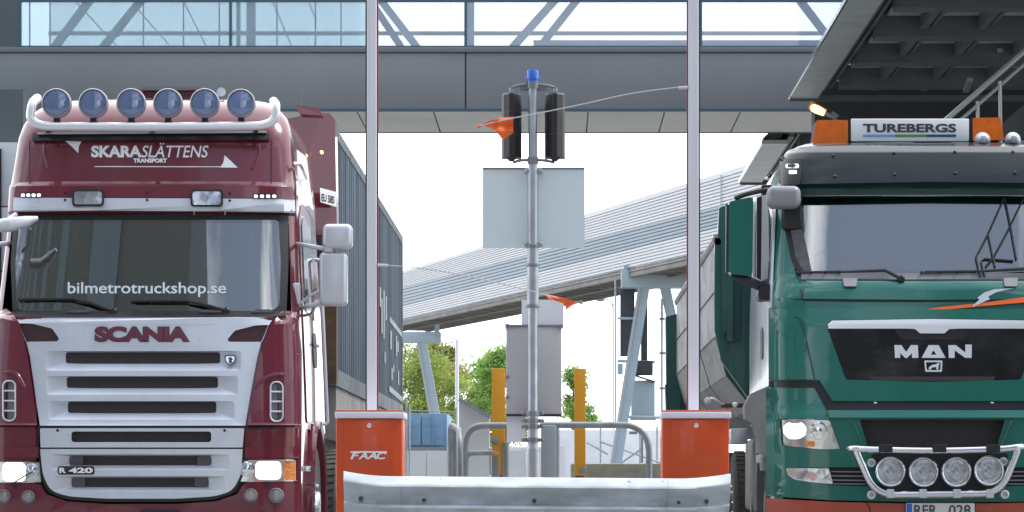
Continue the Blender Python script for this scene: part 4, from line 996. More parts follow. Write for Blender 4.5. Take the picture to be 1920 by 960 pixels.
# --- ledge, headlights, bumper
for xs0, xs1 in ((459, 562), (-25, 72)):
    b = MB(); b.patch(m1, rpoly([(xs0, 838), (xs1, 838), (xs1, 858), (xs0, 859)], 2), 0.035, 0.06, step=12); b.build('bumper_ledge', 'maroon', mt)
    b = MB(); b.patch(m1, rpoly([(xs0, 803), (xs1, 803), (xs1, 838), (xs0, 838)], 1), -0.02, 0.03, step=12); b.build('ledge_recess', 'maroon', mt)
hl = rpoly([(451, 863), (556, 861), (557, 902), (449, 904)], 3)
hll = rpoly([(75, 866), (-20, 866), (-20, 905), (78, 905)], 3)
for out_, b1, lit_, amb in ((hl, (463, 880, 14), (479, 865, 527, 899), (532, 864, 555, 901)), (hll, (60, 881, 12), (5, 867, 47, 903), None)):
    b = MB(); b.patch(m1, out_, 0.002, 0.02, step=10); h = b.build('headlight', 'lens_head', mt)
    b = MB(); b.tube([m1(x, y, .006) for x, y in out_], 0.006, 6, closed=True); b.build('bezel', 'black', h)
    b = MB(); b.patch(m1, rrect(*lit_, 9), 0.010, 0.008, step=10); b.build('lit_lens', 'bulb', h)
    c = m1(b1[0], b1[1], .004); r = b1[2] * c.y / F
    b = MB(); b.lathe(c, (0, -1, 0), [(r, 0), (r, .012), (r * .85, .016), (r * .8, .006)], 20, capend=False); b.lathe(c, (0, -1, 0), [(r * .8, .004), (r * .5, .012), (.002, .016)], 20); b.build('reflector', 'chrome', h)
    if amb:
        b = MB(); b.patch(m1, rrect(*amb, 3), 0.008, 0.01, step=8); b.build('indicator', 'amber', h)
b = MB(); b.patch(m1, rpoly([(-30, 908), (76, 908), (86, 926), (126, 940), (200, 945), (330, 945), (405, 940), (446, 926), (458, 906), (566, 905), (566, 1040), (-30, 1040)], 4), 0.012, 0.03, step=14, stepv=30); b.build('bumper', 'maroon', mt, angle=30)
for px, py, r in ((470, 929, 13), (518, 929, 14), (53, 932, 12.5), (8, 931, 13)):
    p = m1(px, py, 0.02); round_lamp('fog_light', px, py, r, p.y, 'lens_clear', mt, depth=.05, rimw=.14)
b = MB(); b.patch(m1, rrect(262, 955, 340, 985, 8), 0.016, 0.01); b.build('tow_slot', 'black', mt)
b = MB(); b.patch(m1, [(490, 905), (508, 905), (500, 915)], 0.018, 0.012); b.patch(m1, [(18, 906), (36, 906), (26, 917)], 0.018, .012); split_build(b, 'washer_notch', 'black', mt)
b = MB(); b.tube([m1(26, 905, .05), m1(45, 893, .09), m1(62, 885, .09)], 0.006, 6); b.build('lamp_wiper', 'black', mt)
# --- mirrors on the right, mirror tip on the left
dm = 23.9
b = MB(); b.pbox(604, 419, 660, 466, dm, 0.17, 0.045, 4); mr = b.build('wide_angle_mirror', 'mirrorgrey', mt)
b = MB(); b.pbox(598, 472, 650, 573, dm + .02, 0.17, 0.04, 4); mr2 = b.build('main_mirror', 'mirrorgrey', mt)
b = MB(); b.tube(spline([P(550, 457, 24.2), P(575, 460, 24.0), P(605, 466, dm + .08), P(630, 470, dm + .1)], 5), 0.018, 10); b.lathe(P(616, 466, dm + .06), (0, 0, 1), [(.035, -.03), (.045, 0), (.03, .05)], 14)
b.tube(spline([P(556, 580, 24.1), P(575, 575, 24.0), P(600, 567, dm + .08)], 5), 0.018, 10); b.tube(spline([P(568, 592, 24.2), P(585, 587, 24.1), P(590, 576, dm + .1), P(604, 570, dm + .1)], 5), 0.013, 10)
b.tube([P(556, 574, 24.0), P(580, 555, 24.0), P(600, 545, dm + .05)], 0.011, 8); split_build(b, 'mirror_arm', 'mirrorgrey', mt)
b = MB(); b.pbox(544, 530, 562, 572, 23.95, 0.08, 0.02, 3); b.build('mirror_bracket', 'mirrorgrey', mt)
b = MB(); b.tube([P(-10, 424, 23.6), P(20, 421, 23.55), P(50, 415, 23.6), P(70, 409, 23.65)], [0.05, 0.058, 0.045, 0.018], 12); b.build('front_mirror', 'mirrorgrey', mt)
b = MB(); b.tube([P(-10, 428, 23.8), P(10, 416, 23.8), P(30, 402, 23.9)], 0.02, 8); b.tube([P(-10, 459, 24.), P(24, 455, 24.1)], .02, 8); split_build(b, 'mirror_arm', 'mirrorgrey', mt)
# --- right side of the cab: door, window, handle, grab rail
sm = side_map(s1, 1)
b = MB(); b.patch(sm, rpoly([(0.62, 1.18), (1.85, 1.18), (1.9, 2.05), (1.9, 2.95), (1.1, 3.0), (0.78, 2.85), (0.6, 2.1)], .08), 0.012, 0.02, step=.3); dr = b.build('door', 'maroon', mt)
b = MB(); b.patch(sm, rpoly([(0.80, 2.10), (1.75, 2.06), (1.78, 2.85), (1.1, 2.90), (0.93, 2.8)], .06), 0.020, 0.01, step=.3); b.build('window', 'sideglass', dr)
b = MB(); b.patch(sm, rrect(1.4, 1.66, 1.75, 1.95, .1), 0.020, 0.01); b.build('handle_recess', 'black', dr)
b = MB(); b.tube([sm(1.45, 1.85, .03), sm(1.7, 1.85, .035)], 0.015, 8); b.build('handle', 'silver', dr)
b = MB(); b.tube(bendpath([sm(1.95, 1.2, .02), sm(1.97, 1.2, .07), sm(2.0, 2.6, .07), sm(2.0, 2.6, .02)], .05), 0.018, 8); b.build('grab_rail', 'silver', mt)
b = MB(); b.patch(sm, [(0.8, 2.95), (1.2, 3.45), (2.2, 3.5), (2.3, 3.1), (1.4, 3.0)], 0.004, 0.003, step=.3); b.build('swoosh_decal', 'decal', mt)
b = MB(); b.tube(bendpath([sm(.7, 3.28, .0), sm(.72, 3.28, .05), sm(1.3, 3.22, .05), sm(1.32, 3.22, 0)], .03), .014, 8); b.build('grab_handle', 'chrome', mt)
# steps, fender, wheels, chassis
b = MB(); wy, wr = SD + 1.42, 0.51
n_ = 18; xo0, xo1 = SX + .90, SX + 1.30
prev = None
for i in range(n_ + 1):
    a = R(-8 + 196 * i / n_); c_ = (wy - math.cos(a) * (wr + .11), .52 + math.sin(a) * (wr + .12))
    c2 = (wy - math.cos(a) * (wr + .17), .52 + math.sin(a) * (wr + .18))
    cur = [b.bm.verts.new((x, y, z)) for x, (y, z) in ((xo0, c_), (xo1, c_), (xo1 + .01, c2), (xo0, c2))]
    if prev:
        for k in range(4): b.bm.faces.new((prev[k], prev[(k + 1) % 4], cur[(k + 1) % 4], cur[k]))
    else: b.bm.faces.new(cur)
    prev = cur
b.bm.faces.new(prev); b.build('fender', 'maroon', mt, angle=40)
b = MB(); b.pbox(566, 874, 582, 884, 24.0, .03, .004); b.build('side_reflector', 'lens_clear', mt)
wheel(mt, SX + 1.27, wy, .51, wr, .32, 1); wheel(mt, SX - 1.2, wy, .51, wr, .32, -1)
wheel(mt, SX + 1.2, SD + 5.2, .51, wr, .32, 1); wheel(mt, SX - 1.2, SD + 5.2, .51, wr, .32, -1)
b = MB(); b.box(SX - .45, SX - .37, SD + .3, SD + 6.3, .75, 1.0); b.box(SX + .37, SX + .45, SD + .3, SD + 6.3, .75, 1.0); b.box(SX - 1.05, SX + 1.05, SD + .5, SD + 1.0, .35, .9); b.box(SX - .45, SX + .45, SD + .8, SD + 5.8, .7, .78)
b.build('chassis', 'chassis', mt)
b = MB(); b.box(SX + .55, SX + 1.15, SD + 2.5, SD + 4.2, .45, 1.05, .08); b.build('fuel_tank', 'rubber', mt)
b = MB(); b.tube([(SX + .75, SD + 2.72, .5), (SX + .75, SD + 2.72, 3.2)], .09, 12); b.build('air_pipe', 'rust', mt)

# ---- semi-trailer and its load
KX = SX - 0.02; K0, K1 = 28.05, 40.25
cz0, cz1 = 1.62, 4.05
tr = thing('semi_trailer', 'skeletal semi-trailer under the dark container behind the maroon cab', 'trailer', (KX, K0, 0))
b = MB()
for sx_ in (-.6, .45): b.box(KX + sx_, KX + sx_ + .15, K0, K1, 1.1, cz0 - .004)
b.build('frame_rail', 'chassis', tr)
b = MB(); b.box(KX + .75, KX + 1.2, K0 + .3, K1, 1.2, cz0 - .006)
b.build('side_beam', 'chassis', tr)
for k in range(3):
    for sg in (-1, 1): wheel(tr, KX + sg * 1.2, K1 - 4.2 + k * 1.35, .5, .5, .36, sg)
ct = thing('cargo_container', 'weathered blue-grey corrugated container carried behind the maroon cab', 'container', (KX, K0, cz0))
hw = 1.22
for sg in (1, -1):
    b = MB(); y = K0 + .16; x_in, x_out = KX + sg * (hw - .065), KX + sg * (hw - .004); pts = []
    while y < K1 - .2:
        pts += [(x_in, y), (x_in, y + .07), (x_out, y + .14), (x_out, y + .21)]; y += .28
    for (xa_, ya), (xb2, yb) in zip(pts, pts[1:]):
        v = [b.bm.verts.new(p) for p in ((xa_, ya, cz0 + .16), (xb2, yb, cz0 + .16), (xb2, yb, cz1 - .10), (xa_, ya, cz1 - .10))]; b.bm.faces.new(v)
    bmesh.ops.remove_doubles(b.bm, verts=b.bm.verts[:], dist=.0005); b.build('side_panel', 'contside', ct, angle=15)
b = MB()
for sg in (1, -1):
    x0, x1 = sorted((KX + sg * hw, KX + sg * (hw - .10)))
    b.box(x0, x1, K0, K1, cz0, cz0 + .16); b.box(x0, x1, K0, K1, cz1 - .10, cz1)
    b.box(x0, x1, K1 - .16, K1, cz0 + .161, cz1 - .101)
b.build('frame', 'contframe', ct)
b = MB(); b.box(KX + hw - .14, KX + hw + .004, K0 - .01, K0 + .15, cz0 + .02, cz1 + .004); b.box(KX - hw - .004, KX - hw + .14, K0 - .01, K0 + .15, cz0 + .02, cz1 + .004); split_build(b, 'corner_post', 'rust', ct)
b = MB(); b.box(KX - hw + .12, KX + hw - .12, K0 + .03, K0 + .06, cz0 + .1, cz1 - .05); b.box(KX - hw + .12, KX + hw - .12, K1 - .06, K1 - .03, cz0 + .1, cz1 - .05); split_build(b, 'end_panel', 'contside', ct)
b = MB(); b.box(KX - hw + .1, KX + hw - .1, K0 + .1, K1 - .1, cz1 - .05, cz1 - .02); b.box(KX - hw + .1, KX + hw - .1, K0 + .1, K1 - .1, cz0 + .02, cz0 + .05); b.build('roof_and_floor', 'contframe', ct)
# worn white marking near the rear end
XS = KX + hw + .001
def yat(px): return F * XS / (px - CX)
b = MB()
def strokes(px0, py0, px1, py1, w=0.05):
    y0_, y1_ = yat(px0), yat(px1); z0_, z1_ = P(px0, py0, y0_).z, P(px1, py1, y1_).z
    b.bm.faces.new([b.bm.verts.new(p) for p in ((XS, y0_, z0_ - w), (XS, y1_, z1_ - w), (XS, y1_, z1_ + w), (XS, y0_, z0_ + w))])
strokes(731, 598, 754, 628, .035); strokes(730, 728, 754, 749, .035)
b.build('marking_line', 'worn', ct)
rnd = random.Random(4); b = MB()
for (px, y0, y1) in ((713, 538, 575), (716, 560, 625), (720, 545, 635), (724, 556, 600), (722, 660, 680), (733, 620, 655), (735, 690, 712), (743, 630, 668), (746, 640, 660), (747, 695, 722), (738, 684, 697)):
    y_ = yat(px); ya, yb = yat(px - 1.2), yat(px + 1.2)
    z0_, z1_ = P(px, y1, y_).z, P(px, y0, y_).z
    b.box(XS, XS + .002, min(ya, yb), max(ya, yb), z0_, z1_)
split_build(b, 'worn_lettering', 'worn', ct)

# ================================================================== the green truck
GX, GD = 2.96, 23.5
s2 = make_surf(GX, GD,
    [(0.25, 0.03), (0.5, 0.0), (1.20, 0.0), (1.30, 0.04), (1.95, 0.10), (2.25, 0.17), (2.32, 0.24), (3.0, 0.52), (3.05, 0.50), (3.35, 0.60), (3.42, 0.70), (3.48, 0.95), (3.52, 1.4), (3.56, 2.1)],
    [(0.25, 1.24), (1.2, 1.25), (1.95, 1.25), (2.3, 1.245), (3.0, 1.20), (3.3, 1.14), (3.42, 1.05), (3.5, 0.9), (3.56, 0.7)], 0.30, 5.0)
gt = thing('truck', 'green tipper truck with smoked sun visor and bull bar, facing the viewer at right', 'truck', (GX, GD, 0))
m2 = s2.proj
MXP = 1748.0
def mir(pts): return [(2 * MXP - x, y) for x, y in pts][::-1]
zs2 = [0.3, 0.4, 0.5, 0.8, 1.1, 1.2, 1.3, 1.5, 1.75, 1.95, 2.1, 2.25, 2.32, 2.38, 2.5, 2.65, 2.8, 2.92, 3.0, 3.05, 3.2, 3.35, 3.40, 3.44, 3.48, 3.52, 3.56]
cab_shell(s2, [z for z in zs2 if z <= 1.2], .7, skip=lambda u, z: abs(u) < .93 and .62 < z < 1.2).build('bumper_body', 'green', gt)
cab_shell(s2, [z for z in zs2 if z >= 1.2], 2.95, skip=lambda u, z: abs(u) < 0.86 and 2.38 < z < 2.95).build('cab_shell', 'green', gt)
b = MB(); b.box(GX - 1.15, GX + 1.15, GD + 1.95, GD + 2.0, 1.9, 3.1); b.box(GX - 1.15, GX - 1.1, GD + .8, GD + 2., 1.9, 2.95); b.box(GX + 1.1, GX + 1.15, GD + .8, GD + 2., 1.9, 2.95)
b.box(GX - 1.15, GX + 1.15, GD + .66, GD + 2.0, 2.97, 3.0); b.box(GX - 1.15, GX + 1.15, GD + .6, GD + 2.0, 1.8, 1.85); b.build('cab_interior', 'interior', gt)
b = MB(); b.box(GX - 1.1, GX + 1.1, GD + .5, GD + .95, 2.2, 2.36, .04); b.build('dashboard', 'dash', gt)
for xs in (-.62, .62):
    b = MB(); b.box(GX + xs - .24, GX + xs + .24, GD + 1.3, GD + 1.45, 1.9, 2.6, .06); b.box(GX + xs - .13, GX + xs + .13, GD + 1.31, GD + 1.42, 2.62, 2.8, .05); b.build('seat', 'seat', gt)
b = MB(); b.patch(m2, [(1480, 428), (1504, 430), (1512, 460), (1523, 513), (1506, 513), (1494, 486)], 0.0045, 0.001, step=12); b.build('side_reflection', 'seat', gt)  # dark patch laid on the glass imitates a dark reflection
# windshield
w_o = rpoly([(1462, 352), (1560, 350), (1748, 349), (1936, 350), (2034, 352), (2024, 430), (2012, 490), (1994, 523), (1748, 525), (1502, 523), (1484, 490), (1472, 430)], [2, 0, 0, 0, 2, 0, 6, 10, 0, 10, 6, 0])
w_i = rpoly([(1472, 368), (1560, 366), (1748, 365), (1936, 366), (2024, 368), (2014, 430), (2003, 485), (1986, 514), (1748, 516), (1510, 514), (1493, 485), (1482, 430)], [2, 0, 0, 0, 2, 0, 6, 10, 0, 10, 6, 0])
b = MB(); b.patch(m2, w_o, 0.006, 0.012, holes=[w_i], step=22); b.build('windshield_surround', 'black', gt)
b = MB(); b.patch(m2, w_i, 0.003, 0.005, step=15); b.build('windshield', 'windshield_sky', gt)
b = MB(); b.patch(m2, [(1502, 512), (1994, 512), (1994, 524), (1502, 524)], 0.012, 0.02, step=25); b.build('cowl', 'greyplastic', gt)
wiper(s2, [(1494, 512), (1575, 510), (1660, 507), (1690, 523)], gt); wiper(s2, [(1728, 511), (1830, 509), (1925, 504), (1950, 523)], gt)
# thin dark tubes on the windscreen imitating a reflected structure
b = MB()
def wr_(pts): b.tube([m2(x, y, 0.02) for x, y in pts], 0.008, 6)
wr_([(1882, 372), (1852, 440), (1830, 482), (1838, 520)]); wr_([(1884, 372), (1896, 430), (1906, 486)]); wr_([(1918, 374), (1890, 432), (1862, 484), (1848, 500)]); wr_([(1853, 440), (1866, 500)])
wr_([(1846, 520), (1840, 490), (1846, 485), (1900, 489)]); wr_([(1930, 372), (1960, 440), (1950, 500)]); b.build('reflection_wires', 'black', gt)
# sun visor
vis = rpoly([(1462, 346), (1466, 300), (1474, 283), (1500, 275), (1600, 268), (1748, 265), (1896, 268), (1996, 275), (2022, 283), (2030, 300), (2034, 346), (1936, 343), (1748, 341), (1560, 344)], [4, 3, 8, 4, 0, 0, 0, 4, 8, 3, 4, 0, 0, 0])
def mv(px, py, off=0.0):
    t = (346 - py) / 80.0
    return m2(px, py, off + 0.16 - 0.10 * t * t)
b = MB(); b.patch(mv, vis, 0.0, 0.012, step=18); vz = b.build('sun_visor', 'visor', gt)
b = MB()
for px, py in ((1562, 292), (1565, 331), (1676, 287), (1677, 327), (1790, 285), (1791, 325), (1899, 285), (1903, 324)): b.lathe(mv(px, py, 0.0), (0, -1, 0), [(.014, -.02), (.014, .006), (.008, .014), (.002, .016)], 10)
b.build('rivet', 'black', vz)
b = MB(); b.patch(m2, [(1470, 346), (1748, 340), (2026, 346), (2026, 366), (1748, 364), (1470, 367)], 0.02, 0.03, step=25); b.build('header_panel', 'green_dark', gt)
b = MB(); b.patch(mv, rpoly([(1462, 292), (1500, 300), (1504, 316), (1500, 346), (1460, 347)], 4), 0.02, 0.10, step=10); ml = b.build('marker_lamp', 'black', gt)
b = MB(); b.patch(mv, rrect(1473, 307, 1498, 315, 3), 0.026, 0.01); b.patch(mv, rrect(1479, 319, 1494, 326, 2), 0.026, 0.01); b.build('lens', 'markerlit', ml)
# roof light bar
db = GD + .95
lb = thing('beacon_bar', 'roof sign bar with orange ends and a white lettered panel on the green truck', 'sign', P(1705, 268, db))
def mb_(px, py, off=0.0): return P(px, py, db - off)
b = MB(); b.prism([P(*p, db) for p in rpoly([(1531, 225), (1590, 225), (1590, 268), (1523, 270), (1526, 255)], 3)], (0, .3, 0)); e1 = b.build('beacon_cover', 'orangelens', lb)
b = MB(); b.prism([P(*p, db) for p in rpoly([(1824, 221), (1876, 220), (1883, 262), (1824, 265)], 3)], (0, .3, 0)); b.build('beacon_cover', 'orangelens', lb)
b = MB(); b.pbox(1589, 224, 1597, 266, db + .02, .26); b.pbox(1816, 221, 1825, 264, db + .02, .26); b.build('divider', 'black', lb)
b = MB(); b.pbox(1596, 222.5, 1817, 265, db - .01, .28, .008); sp = b.build('sign_panel', 'white', lb)
text('lettering', 'TUREBERGS', (1618, 1793, 232, 248), mb_, 0.013, 'greytext', sp, bold=0.035, depth=0.002)
M['stripe_sky'] = mat('light_blue_stripe', (0.16, 0.36, 0.60), 0.5); M['stripe_green'] = mat('green_stripe', (0.08, 0.28, 0.08), 0.5); M['stripe_navy'] = mat('navy_stripe', (0.02, 0.07, 0.22), 0.5)
for x0, x1, mm in ((1618, 1676, 'stripe_sky'), (1677, 1735, 'stripe_green'), (1736, 1793, 'stripe_navy')):
    b = MB(); b.patch(mb_, [(x0, 252), (x1, 252), (x1, 257), (x0, 257)], 0.013, 0.002, step=80); b.build('stripe', mm, sp)
b = MB(); b.pbox(1540, 266, 1870, 274, db + .06, .16); b.build('mounting_rail', 'black', lb)
for px in (1843, 1900):
    b = MB(); c = P(px, 262, GD + .8); b.lathe(c, (0, 1, 0), [(.001, -.05), (.03, -.04), (.055, 0), (.066, .03), (.05, .10), (.02, .3)], 20); b.build('air_horn', 'galv', gt)
# A-pillar trim, panel gaps on the hood
b = MB(); b.tube([m2(x, y, .002) for x, y in ((1499, 524), (1502, 545), (1506, 560), (1495, 561), (1458, 562))], .006, 6); b.build('panel_gap', 'black', gt)
b = MB(); b.patch(m2, [(1506, 561.5), (1600, 563), (1748, 563.5), (1900, 563), (1992, 561), (1992, 564), (1900, 566), (1748, 566.5), (1600, 566), (1506, 564)], 0.003, .006, step=25); b.build('panel_gap', 'black', gt)
hood = rpoly([(1512, 526), (1748, 528), (1984, 526), (1992, 560), (1748, 562), (1505, 560)], 2)
b = MB(); b.patch(m2, hood, 0.016, .03, step=22); b.build('hood_panel', 'green', gt)
for c in (1594, 1895):
    b = MB(); b.patch(m2, rpoly([(c - 14, 521), (c + 14, 519), (c + 12, 537), (c - 11, 537)], 3), 0.035, .04); b.build('hood_hinge', 'greyplastic', gt)
b = MB(); b.patch(m2, [(1685, 590), (1760, 576), (1840, 568), (1920, 557), (1990, 552), (1990, 562), (1920, 567), (1840, 574), (1760, 582)], 0.020, .002, step=20); b.build('stripe_decal', 'flag', gt)
b = MB(); b.patch(m2, [(1903, 540), (1866, 542), (1846, 548), (1833, 558), (1836, 562), (1826, 571), (1823, 576), (1840, 568), (1856, 561), (1853, 556), (1868, 548), (1890, 543)], 0.024, .004, step=40); b.build('swoosh_decal', 'silver', gt)
# grille panel
gp_out = rpoly([(1441, 577), (1748, 580), (2055, 577), (2055, 714), (1975, 714), (1952, 735), (1935, 752), (1561, 752), (1536, 712), (1441, 714)], 3)
ins = rpoly([(1556, 600), (1748, 597), (1940, 600), (1946, 616), (1914, 712), (1748, 716), (1586, 712), (1550, 612)], [6, 0, 6, 6, 6, 0, 6, 6])
b = MB(); b.patch(m2, gp_out, 0.022, .04, holes=[ins], step=20); b.wall(m2, ins, ins, .022, -.03); b.build('front_flap', 'green', gt)
b = MB(); b.patch(m2, ins, 0.006, .02, step=25); b.build('grille_panel', 'blackgloss', gt)
chs = [(1553, 616), (1552, 608), (1560, 601), (1748, 598), (1936, 601), (1944, 608), (1943, 616), (1800, 616), (1780, 617), (1771, 625), (1725, 625), (1716, 617), (1700, 616)]
b = MB(); b.patch(m2, chs, 0.026, .02, step=20); b.build('chrome_strip', 'satin', gt)
b = MB(); b.patch(m2, rpoly([(1676, 618), (1714, 618), (1724, 627), (1772, 627), (1782, 618), (1820, 618), (1807, 637), (1690, 637)], 2), 0.012, .01, step=30); b.build('grille_notch', 'black', gt)
b = MB(); b.patch(m2, [(1632, 706), (1864, 706), (1864, 714), (1632, 714)], 0.009, .006, step=40); b.build('grille_slot', 'mesh', gt)
# letters built as outlines
def letter(pts, x0):
    b = MB(); b.patch(m2, [(x0 + x, y) for x, y in pts], 0.014, 0.010, step=60); return b
Mp = [(0, 647), (13, 647), (22, 660), (31, 647), (44, 647), (45, 671), (33, 671), (33, 662), (24, 671), (20, 671), (11, 662), (11, 671), (1, 671)]
Np = [(0, 647), (14, 647), (32, 661), (32, 646), (44, 646), (44, 671), (32, 671), (12, 657), (12, 671), (1, 671)]
letter(Mp, 1677).build('lettering', 'satin', gt)
b = MB(); b.patch(m2, [(1728, 671), (1741, 647), (1760, 647), (1773, 671)], 0.014, .010, holes=[[(1745, 665), (1750.5, 657), (1756, 665)]], step=60); b.build('lettering', 'satin', gt)
letter(Np, 1778).build('lettering', 'satin', gt)
b = MB(); b.patch(m2, rpoly([(1733, 676), (1767, 676), (1766, 697), (1735, 697)], 2), 0.013, .006, holes=[rpoly([(1736, 679), (1764, 679), (1763, 694), (1738, 694)], 2)])
b.patch(m2, [(1741, 693), (1742, 688), (1748, 684), (1755, 683), (1759, 680), (1762, 681), (1760, 685), (1759, 693), (1756, 693), (1755, 688), (1748, 689), (1745, 693)], 0.013, .006); b.build('badge', 'satin', gt)
# recessed side panels beside the grille, door step
for fn in (lambda q: q, mir):
    b = MB(); b.patch(m2, rpoly(fn([(1446, 599), (1493, 598), (1500, 606), (1522, 700), (1523, 711), (1446, 711)]), 3), 0.032, .03, step=10); b.build('corner_panel', 'green', gt)
for fn in (lambda q: q, mir):
    b = MB(); b.tube([m2(x, y, .024) for x, y in fn([(1446, 594), (1492, 593.5), (1501, 598), (1506, 610), (1528, 712)])], .005, 6); b.build('panel_gap', 'green_dark', gt)
    b = MB(); b.tube([m2(x, y, .030) for x, y in fn([(1575, 772), (1600, 790), (1622, 842)])], .006, 6); b.build('panel_crease', 'green', gt)
# black gap and bumper
gap = [(1441, 714), (1536, 714), (1561, 753), (1935, 753), (1958, 714), (2055, 714), (2055, 728), (1966, 728), (1945, 768), (1551, 768), (1527, 726), (1441, 726)]
b = MB(); b.patch(m2, gap, 0.006, .02, step=20); b.build('panel_gap', 'black', gt)
b = MB()
for px in (1641, 1860): b.lathe(m2(px, 755, .0), (0, -1, 0), [(.012, -.02), (.012, .012), (.003, .018)], 10)
b.build('screw', 'steel', gt)
hl = rpoly([(1463, 786), (1552, 786), (1558, 790), (1577, 843), (1540, 844), (1467, 836)], [3, 3, 3, 4, 4, 5])
fg = rpoly([(1471, 876), (1625, 876), (1628, 912), (1560, 910), (1490, 900), (1476, 890)], 4)
op = rpoly([(1612, 787), (1748, 786), (1884, 787), (1868, 842), (1628, 842)], 3)
bo = [(1436, 728), (1526, 728), (1549, 770), (1947, 770), (1970, 728), (2060, 728), (2060, 934), (1960, 940), (1748, 942), (1560, 938), (1436, 930)]
b = MB(); b.patch(m2, bo, 0.026, .06, holes=[hl, fg, op, mir(hl), mir(fg)], step=16)
for q in (hl, fg, op, mir(hl), mir(fg)): b.wall(m2, q, q, .026, -.05)
b.build('bumper', 'green', gt, angle=30)
b = MB(); b.patch(m2, [(1551, 769), (1945, 769), (1940, 783), (1556, 783)], 0.050, .03, step=20); b.build('bumper_lip', 'green', gt)
b = MB(); b.patch(m2, op, -0.045, .004, step=40); b.build('air_intake', 'mesh', gt)
for fn, sg in ((lambda q: q, 0), (mir, 1)):
    b = MB(); b.patch(m2, fn(hl), 0.012, .02, step=10); h = b.build('headlight', 'lens_head', gt)
    cx = 1490 if not sg else 2 * MXP - 1490
    b = MB(); b.patch(m2, rpoly([(cx - 22, 800), (cx - 12, 792), (cx, 795), (cx + 14, 792), (cx + 22, 802), (cx + 20, 816), (cx + 8, 823), (cx - 10, 823), (cx - 20, 814)], 4), 0.018, .008, step=9); b.build('lit_lens', 'bulb', h)
    cx2 = 1535 if not sg else 2 * MXP - 1535
    c = m2(cx2, 808, .010); b = MB(); b.lathe(c, (0, -1, 0), [(.075, -.01), (.075, .004), (.06, .008), (.055, -.004), (.002, .01)], 22); b.build('reflector', 'chrome', h)
    cx3 = 1520 if not sg else 2 * MXP - 1520
    b = MB(); b.patch(m2, [(cx3 - 9, 827), (cx3 + 9, 827), (cx3 + 7, 838), (cx3 - 8, 837)], .015, .006); b.build('indicator', 'amber', h)
    b = MB(); b.tube([m2(x, y, .02) for x, y in fn(hl)], .006, 6, closed=True); b.build('bezel', 'black', h)
    b = MB(); b.patch(m2, fn(fg), -.04, .006, step=20); fb_ = b.build('lower_grille', 'black', gt)
    b = MB()
    for y in (883, 891, 899, 906): b.patch(m2, fn([(1558, y), (1624, y + .6), (1624, y + 3), (1558, y + 2.4)]), .005, .03, step=30)
    b.build('grille_slat', 'greyplastic', fb_)
    b = MB(); b.patch(m2, fn(rpoly([(1474, 878), (1553, 878), (1561, 907), (1520, 904), (1488, 898), (1478, 890)], 3)), 0.012, .03, step=12); fl = b.build('fog_light', 'lens_clear', gt)
    b = MB(); b.tube([m2(x, y, .016) for x, y in fn(rpoly([(1474, 878), (1553, 878), (1561, 907), (1520, 904), (1488, 898), (1478, 890)], 3))], .006, 6, closed=True); b.build('bezel', 'mirrorgrey', fl)
b = MB(); b.patch(m2, [(1436, 934), (1560, 941), (1748, 945), (1960, 942), (2060, 936), (2060, 1030), (1436, 1030)], 0.020, .04, step=18); b.build('lower_bumper', 'orange_bumper', gt)
b = MB(); b.tube([m2(x, y, .022) for x, y in ((1624, 942), (1630, 950), (1632, 970))], .006, 6); b.build('panel_gap', 'black', gt)
b = MB(); b.patch(m2, [(1460, 772), (2036, 772), (2036, 925), (1460, 925)], -0.075, .01, step=25); b.build('front_backing', 'black', gt)
# number plate
b = MB(); b.patch(m2, rrect(1697, 942, 1829, 972, 2), 0.05, .02); pl = b.build('number_plate', 'black', gt)
b = MB(); b.patch(m2, rrect(1698.5, 943.5, 1827.5, 970.5, 2), 0.053, .004); b.build('plate_face', 'white', pl)
b = MB(); b.patch(m2, rrect(1699.5, 944.5, 1710, 969.5, 1), 0.055, .003); b.build('plate_band', 'blue', pl)
text('lettering', 'RFR', (1714, 1757, 947, 967), m2, .056, 'greytext', pl, bold=.01, depth=.001); text('lettering', '028', (1779, 1820, 947, 967), m2, .056, 'greytext', pl, bold=.01, depth=.001)
# bull bar with four spot lamps
dbb = GD - .22
b = MB(); b.tube(spline([P(1592, 842, dbb + .08), P(1600, 841, dbb), P(1640, 843, dbb - .02), P(1755, 845, dbb - .03), P(1870, 842, dbb - .02), P(1910, 838, dbb), P(1920, 838, dbb + .08)], 6), .026, 12); bb = b.build('bull_bar', 'steel', gt)
b = MB(); b.tube(bendpath([P(1606, 845, dbb), P(1641, 928, dbb), P(1876, 925, dbb), P(1908, 843, dbb)], .16, 7), .030, 12); b.build('lower_hoop', 'steel', bb)
for px in (1661, 1762, 1863):
    b = MB(); b.pbox(px - 13, 833, px + 13, 848, dbb - .07, .12, .006); b.build('rubber_clamp', 'black', bb)
for px in (1670, 1731, 1795, 1857):
    b = MB(); b.pbox(px - 7, 917, px + 7, 934, dbb - .045, .09, .006); b.build('clamp', 'mirrorgrey', bb)
for px, py in ((1634, 868), (1634, 928), (1884, 927), (1881, 866)):
    b = MB(); c = P(px, py, dbb + .02); b.tube([c + Vector((.026 * math.cos(a), 0, .026 * math.sin(a))) for a in [2 * math.pi * i / 14 for i in range(14)]], .010, 8, closed=True); b.beam(c + Vector((0, .02, 0)), c + Vector((0, .22, 0)), .03, .03); b.build('eyelet', 'mirrorgrey', bb)
b = MB(); b.patch(m2, rpoly([(1632, 850), (1892, 850), (1872, 922), (1652, 922)], 10), 0.0315, .006, step=30); b.build('lamp_backing', 'black', gt)
for px, py in ((1669.5, 884.5), (1731.5, 885), (1793, 885), (1854, 882.5)):
    h = round_lamp('spot_lamp', px, py, 28, dbb - .02, 'lens_clear', gt, housing='black', depth=.10, rimw=.13)
    b = MB(); b.beam(P(px, 908, dbb), P(px, 926, dbb), .03, .02); b.build('lamp_foot', 'black', h)
